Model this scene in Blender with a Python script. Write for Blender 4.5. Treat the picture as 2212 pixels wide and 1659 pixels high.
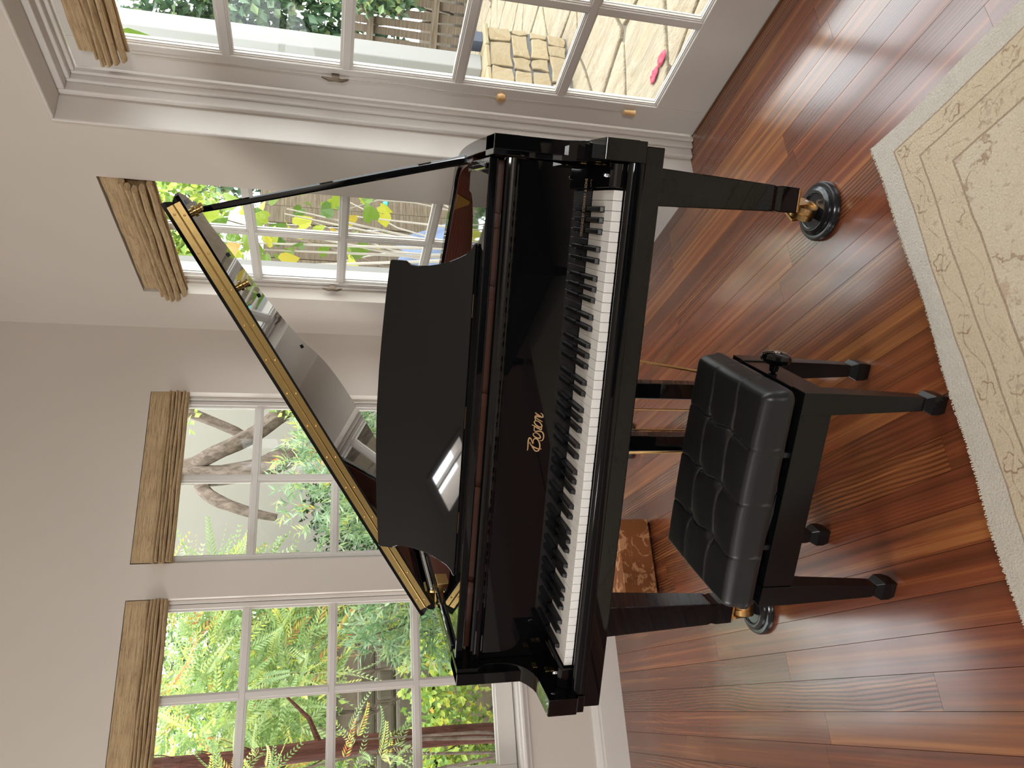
import bpy, bmesh, math, random
from mathutils import Vector, Matrix, Euler

# ------------------------------------------------------------------ reset
for o in list(bpy.data.objects): bpy.data.objects.remove(o)
scene = bpy.context.scene
COL = scene.collection
RND = random.Random(7)
PI = math.pi

# ------------------------------------------------------------------ camera (phone held on its side: picture-right is down)
F_PX = 1617.43
YAW, PITCH, ROLL = math.radians(23.3155), math.radians(13.9247), math.radians(-1.4068)
CAM_H = 1.377
cy, sy, cp, sp = math.cos(YAW), math.sin(YAW), math.cos(PITCH), math.sin(PITCH)
fw = Vector((sy*cp, cy*cp, -sp)); r0 = Vector((cy, -sy, 0)); d0 = fw.cross(r0)
cr, sr = math.cos(ROLL), math.sin(ROLL)
right = r0*cr + d0*sr; down = -r0*sr + d0*cr
cam_data = bpy.data.cameras.new('camera'); cam = bpy.data.objects.new('camera', cam_data); COL.objects.link(cam)
m3 = Matrix((down, right, -fw)).transposed()
cam.matrix_world = Matrix.Translation((0, 0, CAM_H)) @ m3.to_4x4()
cam_data.sensor_fit = 'HORIZONTAL'; cam_data.sensor_width = 36.0
cam_data.lens = F_PX/2212*36.0; cam_data.clip_start = 0.02; cam_data.clip_end = 200
scene.camera = cam

# ------------------------------------------------------------------ world, lights, exposure
world = bpy.data.worlds.new('overcast_sky'); scene.world = world; world.use_nodes = True
wn = world.node_tree.nodes; wl = world.node_tree.links; wn.clear()
wout = wn.new('ShaderNodeOutputWorld'); wbg = wn.new('ShaderNodeBackground')
wbg.inputs['Color'].default_value = (0.93, 0.97, 1.0, 1); wbg.inputs['Strength'].default_value = 1.0
wl.new(wbg.outputs[0], wout.inputs[0])
vs = scene.view_settings
vs.view_transform = 'Standard'; vs.look = 'None'; vs.gamma = 1.0; vs.use_curve_mapping = False
vs.exposure = 2.7

YF_REAR = -3.5
def area(name, loc, rot, sx, sy_, power, color=(1, 1, 1), portal=False):
    l = bpy.data.lights.new(name, 'AREA'); l.shape = 'RECTANGLE'; l.size = sx; l.size_y = sy_
    l.energy = power; l.color = color
    if portal: l.cycles.is_portal = True
    o = bpy.data.objects.new(name, l); COL.objects.link(o); o.location = loc; o.rotation_euler = rot
    return o
# sampling portals in the real openings (they add no light of their own)
area('portal_window', (0.089, 3.80, 1.33), (-PI/2, 0, 0), 0.85, 1.75, 1, portal=True)
area('portal_window', (1.056, 3.80, 1.33), (-PI/2, 0, 0), 0.85, 1.75, 1, portal=True)
area('portal_window', (2.02, 2.826, 1.33), (-PI/2, 0, -PI/2), 0.85, 1.75, 1, portal=True)
area('portal_door', (2.06, 1.11, 1.1), (-PI/2, 0, -PI/2), 2.1, 2.3, 1, portal=True)
# fill lights added at unseen left and rear openings; daylight of a roof light
area('added_fill_left', (-3.52, 1.9, 1.7), (PI/2, 0, -PI/2), 1.6, 1.4, 8, (1.0, 0.98, 0.95))
area('added_fill_rear', (-1.45, YF_REAR+.06, 2.05), (PI/2, 0, 0), 1.0, 1.1, 16, (1.0, 0.98, 0.96))
area('daylight_skylight', (-2.38, 0.22, 3.14), (0, 0, 0), 0.44, 0.42, 3.2, (0.97, 0.98, 1.0))

# ------------------------------------------------------------------ mesh helpers
class MB:
    def __init__(s): s.v = []; s.f = []; s.mi = []; s.cur = 0
    def add(s, vs_, fs):
        b = len(s.v); s.v += [tuple(p) for p in vs_]
        for f in fs: s.f.append(tuple(i+b for i in f)); s.mi.append(s.cur)
        return s
    def box(s, x0, x1, y0, y1, z0, z1):
        vs_ = [(x0,y0,z0),(x1,y0,z0),(x1,y1,z0),(x0,y1,z0),(x0,y0,z1),(x1,y0,z1),(x1,y1,z1),(x0,y1,z1)]
        return s.add(vs_, [(3,2,1,0),(4,5,6,7),(0,1,5,4),(1,2,6,5),(2,3,7,6),(3,0,4,7)])
    def prism(s, poly, a, b, fn):
        """poly: 2-D points counter-clockwise; fn(p,q,t) -> 3-D point"""
        n = len(poly)
        vs_ = [fn(p, q, a) for p, q in poly] + [fn(p, q, b) for p, q in poly]
        fs = [tuple(reversed(range(n))), tuple(range(n, 2*n))]
        fs += [(i, (i+1) % n, n+(i+1) % n, n+i) for i in range(n)]
        return s.add(vs_, fs)
    def loft(s, rings, cap=True, closed=True):
        n = len(rings[0]); vs_ = [p for r in rings for p in r]; fs = []
        for k in range(len(rings)-1):
            for i in range(n if closed else n-1):
                j = (i+1) % n
                fs.append((k*n+i, k*n+j, (k+1)*n+j, (k+1)*n+i))
        if cap: fs.append(tuple(reversed(range(n)))); fs.append(tuple(range((len(rings)-1)*n, len(rings)*n)))
        return s.add(vs_, fs)
    def tube(s, pts, r, n=8, cap=True):
        pts = [Vector(p) for p in pts]; rr = r if isinstance(r, (list, tuple)) else [r]*len(pts)
        rings = []; up = None
        for i, p in enumerate(pts):
            t = (pts[min(i+1, len(pts)-1)] - pts[max(i-1, 0)]).normalized()
            if up is None:
                up = Vector((0, 0, 1)) if abs(t.z) < .9 else Vector((1, 0, 0))
            a = t.cross(up).normalized(); b = a.cross(t).normalized(); up = b
            rings.append([p + (a*math.cos(2*PI*k/n) + b*math.sin(2*PI*k/n))*rr[i] for k in range(n)])
        return s.loft(rings, cap)
    def lathe(s, prof, n=32, c=(0, 0, 0), ax='z'):
        rings = []
        for r, z in prof:
            ring = []
            for k in range(n):
                a = 2*PI*k/n; p = (r*math.cos(a), r*math.sin(a), z)
                if ax == 'x': p = (p[2], p[0], p[1])
                if ax == 'y': p = (p[1], p[2], p[0])
                ring.append((p[0]+c[0], p[1]+c[1], p[2]+c[2]))
            rings.append(ring)
        return s.loft(rings)
    def xf(s, M):
        s.v = [tuple(M @ Vector(p)) for p in s.v]; return s
    def build(s, name, mat, parent=None, smooth=False, bevel=0, seg=2, angle=30, sharp=40):
        me = bpy.data.meshes.new(name); me.from_pydata(s.v, [], s.f)
        bm = bmesh.new(); bm.from_mesh(me); bmesh.ops.recalc_face_normals(bm, faces=bm.faces[:]); bm.to_mesh(me); bm.free()
        mats = mat if isinstance(mat, (list, tuple)) else [mat]
        for m in mats: me.materials.append(m)
        if len(mats) > 1: me.polygons.foreach_set('material_index', s.mi)
        if smooth: me.polygons.foreach_set('use_smooth', [True]*len(me.polygons))
        o = bpy.data.objects.new(name, me); COL.objects.link(o)
        if parent: o.parent = parent
        if bevel:
            b = o.modifiers.new('bevel', 'BEVEL'); b.width = bevel; b.segments = seg; b.limit_method = 'ANGLE'; b.angle_limit = math.radians(angle)
            b.harden_normals = False
            if smooth: 
                pass
        if smooth and not bevel:
            try: me.set_sharp_from_angle(angle=math.radians(sharp))
            except Exception: pass
        return o

def tag(o, label=None, cat=None, group=None, kind=None):
    if label: o['label'] = label
    if cat: o['category'] = cat
    if group: o['group'] = group
    if kind: o['kind'] = kind
    return o
def empty(name, loc=(0, 0, 0), rz=0, parent=None):
    o = bpy.data.objects.new(name, None); COL.objects.link(o); o.location = loc; o.rotation_euler = (0, 0, rz)
    o.empty_display_size = .05
    if parent: o.parent = parent
    return o
def struct(name, label, loc=(0, 0, 0), rz=0):
    return tag(empty(name, loc, rz), label, None, None, 'structure')
def copy_obj(o, parent, name=None, loc=None):
    c = o.copy(); COL.objects.link(c); c.parent = parent
    if loc is not None: c.location = loc
    return c

# ------------------------------------------------------------------ material helpers
class NT:
    def __init__(s, name):
        s.m = bpy.data.materials.new(name); s.m.use_nodes = True; s.t = s.m.node_tree; s.t.nodes.clear()
        s.out = s.t.nodes.new('ShaderNodeOutputMaterial')
    def n(s, typ, **kw):
        nd = s.t.nodes.new(typ)
        for k, v in kw.items():
            if k.startswith('i_'):
                key = k[2:].replace('__', ' ')
                nd.inputs[int(key) if key.isdigit() else key].default_value = v
            else: setattr(nd, k, v)
        return nd
    def l(s, a, b): s.t.links.new(a, b)
    def setin(s, sock, v):
        if hasattr(v, 'is_output'): s.l(v, sock)
        else: sock.default_value = v
    def math(s, op, a, b=0.0, c=None, clamp=False):
        nd = s.t.nodes.new('ShaderNodeMath'); nd.operation = op; nd.use_clamp = clamp
        s.setin(nd.inputs[0], a); s.setin(nd.inputs[1], b)
        if c is not None: s.setin(nd.inputs[2], c)
        return nd.outputs[0]
    def mix(s, fac, a, b, blend='MIX'):
        nd = s.t.nodes.new('ShaderNodeMix'); nd.data_type = 'RGBA'; nd.blend_type = blend
        s.setin(nd.inputs[0], fac); s.setin(nd.inputs[6], a); s.setin(nd.inputs[7], b)
        return nd.outputs[2]
    def ramp(s, fac, stops, interp='LINEAR'):
        nd = s.t.nodes.new('ShaderNodeValToRGB'); nd.color_ramp.interpolation = interp
        els = nd.color_ramp.elements
        while len(els) < len(stops): els.new(.5)
        for e, (p, c) in zip(els, stops):
            e.position = p; e.color = (c[0], c[1], c[2], 1) if not isinstance(c, (int, float)) else (c, c, c, 1)
        s.l(fac, nd.inputs[0]); return nd.outputs[0]
    def mapping(s, vec, scale=(1, 1, 1), loc=(0, 0, 0), rot=(0, 0, 0)):
        nd = s.t.nodes.new('ShaderNodeMapping'); s.l(vec, nd.inputs[0])
        s.setin(nd.inputs['Location'], loc); nd.inputs['Rotation'].default_value = rot; nd.inputs['Scale'].default_value = scale
        return nd.outputs[0]
    def noise(s, vec, scale=5, detail=3, rough=.5, dist=0):
        nd = s.t.nodes.new('ShaderNodeTexNoise'); s.l(vec, nd.inputs['Vector'])
        nd.inputs['Scale'].default_value = scale; nd.inputs['Detail'].default_value = detail
        nd.inputs['Roughness'].default_value = rough; nd.inputs['Distortion'].default_value = dist
        return nd.outputs['Fac']
    def bump(s, height, strength=.2, dist=.01):
        nd = s.t.nodes.new('ShaderNodeBump'); s.l(height, nd.inputs['Height'])
        nd.inputs['Strength'].default_value = strength; nd.inputs['Distance'].default_value = dist
        return nd.outputs[0]
    def bsdf(s, color, rough=.5, metal=0, spec=.5, normal=None, coat=0, coat_rough=.05, sheen=0):
        nd = s.t.nodes.new('ShaderNodeBsdfPrincipled')
        if isinstance(color, (tuple, list)): color = tuple(color[:3]) + (1,)
        s.setin(nd.inputs['Base Color'], color); s.setin(nd.inputs['Roughness'], rough)
        nd.inputs['Metallic'].default_value = metal; nd.inputs['Specular IOR Level'].default_value = spec
        nd.inputs['Coat Weight'].default_value = coat; nd.inputs['Coat Roughness'].default_value = coat_rough
        if sheen: nd.inputs['Sheen Weight'].default_value = sheen
        if normal is not None: s.l(normal, nd.inputs['Normal'])
        s.l(nd.outputs[0], s.out.inputs[0]); return nd
    def pos(s): return s.n('ShaderNodeNewGeometry').outputs['Position']
    def obj(s): return s.n('ShaderNodeTexCoord').outputs['Object']
def rgb(r, g, b):
    f = lambda c: (c/255/12.92) if c/255 <= .04045 else ((c/255+.055)/1.055)**2.4
    return (f(r), f(g), f(b), 1)

def simple(name, col, rough=.5, metal=0, spec=.5, bump=0, bscale=40, var=0, coat=0):
    t = NT(name); c = tuple(col[:3]) + (1,)
    vec = t.obj(); nz = t.noise(vec, bscale, 4)
    if var: c = t.mix(nz, tuple(x*(1-var) for x in col[:3])+(1,), tuple(min(1, x*(1+var)) for x in col[:3])+(1,))
    nrm = t.bump(nz, bump, .005) if bump else None
    t.bsdf(c, rough, metal, spec, nrm, coat); return t.m

MAT = {}
def m_paint(name, col, rough=.6, bump=.08):
    t = NT(name); p = t.pos(); a = t.noise(p, 2.2, 4, .6); b = t.noise(p, 60, 3)
    c = t.mix(a, tuple(x*.955 for x in col[:3])+(1,), tuple(min(1, x*1.035) for x in col[:3])+(1,))
    h = t.math('ADD', t.math('MULTIPLY', a, 1.5), t.math('MULTIPLY', b, .25))
    t.bsdf(c, rough, 0, .35, t.bump(h, bump, .01)); return t.m
MAT['wall'] = m_paint('warm_grey_plaster', (.56, .497, .432), .62, .10)
MAT['wall_dark'] = m_paint('rear_wall_shade_tone', (.10, .105, .115), .6, .06)  # shade put into the unseen rear wall's colour, so the lacquer mirrors dimness
MAT['wall_mid'] = m_paint('left_wall_shade_tone', (.26, .235, .21), .6, .06)  # left wall colour darkened too, standing in for the dim room
MAT['ceil'] = m_paint('ceiling_paint', (.62, .56, .49), .7, .06)
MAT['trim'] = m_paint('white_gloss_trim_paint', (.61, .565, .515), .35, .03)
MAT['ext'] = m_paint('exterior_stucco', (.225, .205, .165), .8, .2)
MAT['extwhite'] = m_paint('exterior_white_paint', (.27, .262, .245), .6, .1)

def m_black():
    t = NT('black_piano_lacquer'); p = t.obj(); n = t.noise(p, 9, 2)
    t.bsdf((.0024, .0024, .0028), .025, 0, .42, t.bump(n, .006, .004)); return t.m
MAT['black'] = m_black()
MAT['satin'] = simple('satin_black_paint', (.0040, .0038, .0040), .20, 0, .35, .03, 90)
MAT['keyblack'] = simple('matte_black_sharp', (.006, .006, .0065), .33, 0, .5, .05, 300)
MAT['ivory'] = simple('white_key_acrylic', (.80, .76, .71), .22, 0, .5, .0, 20, .02)
MAT['brass'] = simple('polished_brass', (.47, .325, .125), .24, 1, .5, .03, 60, .08)
MAT['brassdark'] = simple('aged_brass', (.50, .30, .12), .34, 1, .5, .05, 80, .15)
MAT['gold'] = simple('gold_lettering', (.72, .47, .24), .35, .65, .5)
MAT['golddim'] = simple('faded_gold_lettering', (.30, .20, .11), .45, .5)
MAT['chrome'] = simple('chrome', (.75, .75, .75), .12, 1)
MAT['goldplate'] = simple('gold_painted_cast_iron', (.45, .29, .10), .4, .6, .5, .1, 30, .1)
MAT['steel'] = simple('string_steel', (.55, .53, .5), .3, 1)
MAT['felt'] = simple('dark_red_felt', (.13, .015, .012), .9, 0, .2, .2, 200)
MAT['rubber'] = simple('black_caster_cup_plastic', (.012, .012, .014), .2, 0, .5, .02, 60)
MAT['twine'] = simple('shade_cord', (.35, .30, .24), .8)
MAT['ballwood'] = simple('turned_wood_bead', (.50, .29, .11), .4, 0, .5, 0, 20, .1)
MAT['cleat'] = simple('bronze_cord_cleat', (.12, .085, .055), .45, .6)

def m_mahogany():
    t = NT('mahogany_inner_rim'); p = t.obj()
    w = t.n('ShaderNodeTexWave', wave_type='BANDS', bands_direction='Z', i_Scale=38, i_Distortion=6, i_Detail=3); t.l(t.mapping(p, (.35, .35, 1)), w.inputs[0])
    nz = t.noise(t.mapping(p, (2, 2, 30)), 4, 4)
    c = t.mix(w.outputs['Fac'], rgb(66, 27, 20), rgb(92, 42, 31)); c = t.mix(t.math('MULTIPLY', nz, .5), c, rgb(56, 22, 18))
    t.bsdf(c, .28, 0, .5, None, .3, .1); return t.m
MAT['mahogany'] = m_mahogany()
MAT['mahodark'] = simple('dark_stained_rail', (.075, .026, .014), .35, 0, .5, .05, 30, .2)
def m_spruce():
    t = NT('soundboard_spruce'); p = t.obj(); nz = t.noise(t.mapping(p, (60, 2, 2)), 3, 3)
    t.bsdf(t.mix(nz, rgb(170, 110, 60), rgb(196, 140, 84)), .4); return t.m
MAT['spruce'] = m_spruce()

def m_leather():
    t = NT('black_leather'); p = t.obj()
    v = t.n('ShaderNodeTexVoronoi', feature='DISTANCE_TO_EDGE', i_Scale=420); t.l(p, v.inputs['Vector'])
    n1 = t.noise(p, 22, 4); n2 = t.noise(p, 160, 3)
    h = t.math('ADD', t.math('MULTIPLY', n1, .8), t.math('ADD', t.math('MULTIPLY', v.outputs['Distance'], .25), t.math('MULTIPLY', n2, .2)))
    rough = t.math('ADD', t.math('MULTIPLY', n1, .14), .27)
    t.bsdf((.0105, .0105, .011), rough, 0, .42, t.bump(h, .12, .003)); return t.m
MAT['leather'] = m_leather()

def m_floor():
    t = NT('fir_floor_boards'); p = t.pos()
    oi = t.n('ShaderNodeObjectInfo'); r = oi.outputs['Random']
    comb = t.n('ShaderNodeCombineXYZ'); t.l(t.math('MULTIPLY', r, 37.0), comb.inputs[0]); t.l(t.math('MULTIPLY', r, 91.0), comb.inputs[1]); t.l(t.math('MULTIPLY', r, 13.0), comb.inputs[2])
    vec = t.n('ShaderNodeVectorMath', operation='ADD'); t.l(p, vec.inputs[0]); t.l(comb.outputs[0], vec.inputs[1]); q = vec.outputs[0]
    # long tonal streaks, growth rings (tight lines), blotches
    st = t.noise(t.mapping(q, (34, .45, 1)), 1.0, 5, .6, .25)
    bl = t.noise(t.mapping(q, (5, 1.6, 1)), 1.4, 3)
    wob = t.noise(t.mapping(q, (3.0, .8, 1)), 1.6, 2)
    sx = t.n('ShaderNodeSeparateXYZ'); t.l(q, sx.inputs[0])
    ph = t.math('ADD', t.math('MULTIPLY', sx.outputs[0], 560.0), t.math('MULTIPLY', wob, 44.0))
    ring = t.math('POWER', t.math('ADD', t.math('MULTIPLY', t.math('SINE', ph), .5), .5), 1.6)
    r2 = t.math('FRACT', t.math('MULTIPLY', r, 7.31)); r3 = t.math('FRACT', t.math('MULTIPLY', r, 23.7))
    ringamt = t.math('MULTIPLY', ring, t.ramp(t.math('ADD', t.math('MULTIPLY', r2, .6), t.math('MULTIPLY', bl, .55)), [(.48, .0), (.66, .28), (.85, .95)]))
    base = t.ramp(r3, [(0, rgb(120, 64, 40)), (.2, rgb(138, 74, 44)), (.38, rgb(107, 57, 38)), (.55, rgb(147, 87, 51)), (.7, rgb(127, 64, 41)), (.86, rgb(152, 97, 54)), (1, rgb(114, 64, 44))])
    c = t.mix(t.ramp(st, [(.36, 0.0), (.66, .85)]), base, rgb(82, 45, 30))
    c = t.mix(t.ramp(st, [(.30, .55), (.42, 0.0)]), c, rgb(166, 112, 62))
    c = t.mix(t.ramp(bl, [(.56, 0.0), (.8, .4)]), c, rgb(164, 112, 62))
    c = t.mix(ringamt, c, rgb(66, 30, 18))
    rough = t.math('ADD', t.math('MULTIPLY', bl, .10), t.math('ADD', t.math('MULTIPLY', ringamt, .06), .17))
    h = t.math('ADD', t.math('MULTIPLY', t.math('SUBTRACT', 1.0, ringamt), .35), t.math('MULTIPLY', t.noise(t.mapping(q, (2.2, .7, 1)), 4, 3), 1.2))
    t.bsdf(c, rough, 0, .5, t.bump(h, .09, .004), .6, .15); return t.m
MAT['floor'] = m_floor()

def m_bamboo():
    t = NT('woven_wood_shade'); p = t.obj()
    a = t.noise(t.mapping(p, (3, 60, 150)), 2.5, 3, .6); b = t.noise(t.mapping(p, (14, 4, 60)), 3, 3)
    wv = t.n('ShaderNodeTexWave', wave_type='BANDS', bands_direction='X', i_Scale=3.1, i_Distortion=2.2, i_Detail=2); t.l(p, wv.inputs[0])
    c = t.ramp(a, [(.25, rgb(120, 90, 62)), (.42, rgb(176, 146, 108)), (.62, rgb(208, 182, 142)), (.8, rgb(188, 158, 120))])
    c = t.mix(t.math('MULTIPLY', t.ramp(b, [(.55, 0.), (.72, 1.)]), .45), c, rgb(92, 62, 38))
    c = t.mix(t.math('MULTIPLY', wv.outputs['Fac'], .22), c, rgb(205, 176, 130))
    pr = t.n('ShaderNodeBsdfPrincipled'); t.l(c, pr.inputs['Base Color']); pr.inputs['Roughness'].default_value = .75
    t.l(t.bump(a, .5, .004), pr.inputs['Normal'])
    tr = t.n('ShaderNodeBsdfTranslucent'); t.l(c, tr.inputs['Color'])
    mx = t.n('ShaderNodeMixShader'); mx.inputs[0].default_value = .18
    t.l(pr.outputs[0], mx.inputs[1]); t.l(tr.outputs[0], mx.inputs[2]); t.l(mx.outputs[0], t.out.inputs[0]); return t.m
MAT['bamboo'] = m_bamboo()

def m_glass():
    t = NT('window_glass')
    lw = t.n('ShaderNodeLayerWeight', i_Blend=.5)
    fac = t.math('ADD', t.math('MULTIPLY', t.math('POWER', lw.outputs['Facing'], 5.0), .6), .018)
    tr = t.n('ShaderNodeBsdfTransparent'); tr.inputs[0].default_value = (.97, .985, .98, 1)
    gl = t.n('ShaderNodeBsdfGlossy'); gl.inputs['Roughness'].default_value = .0
    mx = t.n('ShaderNodeMixShader'); t.l(fac, mx.inputs[0]); t.l(tr.outputs[0], mx.inputs[1]); t.l(gl.outputs[0], mx.inputs[2])
    t.l(mx.outputs[0], t.out.inputs[0]); return t.m
MAT['glass'] = m_glass()

def m_rug():
    t = NT('oriental_rug_pile'); p = t.obj(); s = t.n('ShaderNodeSeparateXYZ'); 
    wv = t.noise(p, 6, 3); 
    t.l(p, s.inputs[0])
    X = t.math('MULTIPLY', s.outputs[0], -1.0); Y = t.math('MULTIPLY', s.outputs[1], -1.0)
    jit = t.math('MULTIPLY', t.math('SUBTRACT', wv, .5), .016)
    d = t.math('ADD', t.math('MINIMUM', X, Y), jit); a = t.math('MAXIMUM', X, Y)
    n1 = t.noise(p, 30, 5, .65); n2 = t.noise(p, 190, 3); n3 = t.noise(p, 3.2, 3)
    field = t.mix(n3, rgb(188, 172, 146), rgb(200, 188, 166))
    bord = t.mix(n3, rgb(186, 166, 134), rgb(196, 180, 152))
    inb = t.math('GREATER_THAN', d, .20)
    c = t.mix(inb, bord, field)
    def line(at, w): return t.math('LESS_THAN', t.math('ABSOLUTE', t.math('SUBTRACT', d, at)), w)
    def cells(u, v, pu, pv, r, w):
        fu = t.math('MULTIPLY', t.math('SUBTRACT', t.math('FRACT', t.math('DIVIDE', u, pu)), .5), pu)
        fv = t.math('MULTIPLY', t.math('SUBTRACT', t.math('FRACT', t.math('DIVIDE', v, pv)), .5), pv)
        ang = t.math('ARCTAN2', fv, fu)
        rr = t.math('SQRT', t.math('ADD', t.math('MULTIPLY', fu, fu), t.math('MULTIPLY', fv, fv)))
        rad = t.math('MULTIPLY', t.math('ADD', t.math('MULTIPLY', t.math('COSINE', t.math('MULTIPLY', ang, 6.0)), .13), 1.0), r)
        rad = t.math('ADD', rad, t.math('MULTIPLY', t.math('SUBTRACT', t.noise(p, 38, 2), .5), r*.9))
        return t.math('LESS_THAN', t.math('ABSOLUTE', t.math('SUBTRACT', rr, rad)), w), t.math('LESS_THAN', rr, r*.35)
    inner = t.math('MULTIPLY', t.math('GREATER_THAN', d, .062), t.math('LESS_THAN', d, .118))
    mid = t.math('MULTIPLY', t.math('GREATER_THAN', d, .130), t.math('LESS_THAN', d, .195))
    ringA, dotA = cells(a, t.math('ADD', d, -.059), .16, .062, .020, .0022)
    ringB, dotB = cells(a, t.math('ADD', d, -.127), .21, .074, .022, .0020)
    ringC, dotC = cells(X, Y, .37, .41, .088, .004)
    ringD, dotD = cells(t.math('ADD', X, .17), t.math('ADD', Y, .12), .185, .205, .036, .0028)
    brown = rgb(128, 92, 64)
    spk = t.noise(p, 55, 2, .5)
    c = t.mix(t.math('MULTIPLY', t.ramp(spk, [(.62, 0.), (.70, 1.)]), .55), c, rgb(136, 106, 82))
    vine = t.math('LESS_THAN', t.math('ABSOLUTE', t.math('SUBTRACT', d, t.math('ADD', t.math('MULTIPLY', t.math('SINE', t.math('MULTIPLY', a, 39.3)), .014), .092))), .0016)
    vine2 = t.math('LESS_THAN', t.math('ABSOLUTE', t.math('SUBTRACT', d, t.math('ADD', t.math('MULTIPLY', t.math('SINE', t.math('MULTIPLY', a, 29.9)), .016), .163))), .0014)
    patch = t.ramp(n1, [(.40, 0.), (.54, 1.)])
    for msk, amt, colr in ((t.math('MULTIPLY', vine, inner), .7, rgb(126, 88, 60)), (t.math('MULTIPLY', vine2, mid), .5, rgb(140, 108, 80)), (t.math('MULTIPLY', ringA, inner), 1.0, rgb(120, 80, 52)), (t.math('MULTIPLY', ringB, mid), .8, brown), (t.math('MULTIPLY', dotB, mid), .5, rgb(150, 140, 132)),
                      (t.math('MULTIPLY', ringC, inb), .85, brown), (t.math('MULTIPLY', ringD, inb), .5, rgb(150, 118, 88)), (t.math('MULTIPLY', dotC, inb), .45, rgb(150, 92, 66)), (t.math('MULTIPLY', dotD, inb), .4, rgb(160, 130, 100))):
        c = t.mix(t.math('MULTIPLY', t.math('MULTIPLY', msk, amt), patch), c, colr)
    for at, w in ((.060, .0022), (.124, .0025), (.200, .0028)): c = t.mix(t.math('MULTIPLY', line(at, w), .8), c, rgb(112, 80, 58))
    c = t.mix(t.math('MULTIPLY', t.ramp(n1, [(.5, 0.), (.75, 1.)]), .30), c, rgb(166, 140, 106))
    c = t.mix(t.math('LESS_THAN', d, .058), c, t.mix(n1, rgb(172, 166, 156), rgb(198, 192, 182)))
    c = t.mix(.28, c, t.mix(n2, rgb(120, 100, 76), rgb(235, 220, 196)))
    h = t.math('ADD', n2, t.math('MULTIPLY', n1, .6))
    t.bsdf(c, .95, 0, .1, t.bump(h, .8, .006), 0, .05, .2); return t.m
MAT['rug'] = m_rug()
MAT['fringe'] = simple('rug_fringe_wool', (.55, .49, .40), .95, 0, .1)

def m_damask():
    t = NT('brown_damask_cloth'); p = t.obj()
    a = t.noise(p, 19, 4, .62, 1.2); w = t.noise(p, 300, 2)
    msk = t.ramp(a, [(.52, 0.), (.57, 1.), (.70, 1.), (.74, .3)])
    c = t.mix(msk, rgb(128, 76, 40), rgb(184, 132, 90)); c = t.mix(t.math('MULTIPLY', w, .3), c, rgb(90, 48, 24))
    t.bsdf(c, .85, 0, .2, t.bump(w, .3, .003)); return t.m
MAT['damask'] = m_damask()

def m_leaf(name, stops, transl=.35, rough=.45):
    t = NT(name); g = t.n('ShaderNodeNewGeometry'); at = t.n('ShaderNodeAttribute', attribute_name='tone')
    fac = t.math('ADD', t.math('MULTIPLY', at.outputs['Fac'], .88), t.math('MULTIPLY', g.outputs['Random Per Island'], .12))
    c = t.ramp(fac, stops, 'LINEAR')
    pr = t.n('ShaderNodeBsdfPrincipled'); t.l(c, pr.inputs['Base Color']); pr.inputs['Roughness'].default_value = rough
    tr = t.n('ShaderNodeBsdfTranslucent'); t.l(c, tr.inputs['Color'])
    mx = t.n('ShaderNodeMixShader'); mx.inputs[0].default_value = transl
    t.l(pr.outputs[0], mx.inputs[1]); t.l(tr.outputs[0], mx.inputs[2]); t.l(mx.outputs[0], t.out.inputs[0]); return t.m
MAT['leaf_grey'] = m_leaf('grey_green_leaves', [(0, (0.127, 0.230, 0.115)), (.35, (0.230, 0.356, 0.161)), (.62, (0.380, 0.494, 0.333)), (.84, (0.483, 0.575, 0.207)), (.92, (0.667, 0.598, 0.069)), (.955, (0.632, 0.230, 0.069)), (1, (0.713, 0.690, 0.575))])
MAT['leaf_lime'] = m_leaf('yellow_green_leaves', [(0, (0.154, 0.260, 0.065)), (.4, (0.325, 0.479, 0.108)), (.75, (0.588, 0.696, 0.154)), (.93, (0.850, 0.784, 0.108)), (1, (0.827, 0.348, 0.065))])
MAT['leaf_feather'] = m_leaf('feathery_green_and_rust_leaves', [(0, (0.169, 0.260, 0.104)), (.4, (0.312, 0.442, 0.156)), (.7, (0.494, 0.598, 0.312)), (.86, (0.676, 0.676, 0.156)), (.92, (0.650, 0.520, 0.130)), (.95, (0.676, 0.260, 0.104)), (1, (0.624, 0.221, 0.091))], .4)
MAT['leaf_dark'] = m_leaf('dark_ivy_leaves', [(0, (.018, .04, .02)), (.5, (.045, .085, .035)), (.85, (.09, .14, .06)), (1, (.16, .19, .05))], .2)
MAT['leaf_hedge'] = m_leaf('hedge_leaves', [(0, (0.041, 0.089, 0.049)), (.5, (0.097, 0.170, 0.082)), (.85, (0.194, 0.276, 0.114)), (1, (0.356, 0.389, 0.130))], .25)
MAT['leaf_heart'] = m_leaf('heart_shaped_leaves', [(0, (.06, .13, .02)), (.35, (.13, .22, .02)), (.6, (.32, .38, .03)), (.85, (.48, .46, .04)), (.95, (.40, .14, .04)), (1, (.42, .10, .05))], .4)
MAT['grass'] = m_leaf('ornamental_grass_blades', [(0, (.10, .15, .03)), (.6, (.20, .25, .06)), (1, (.30, .30, .10))])

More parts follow.
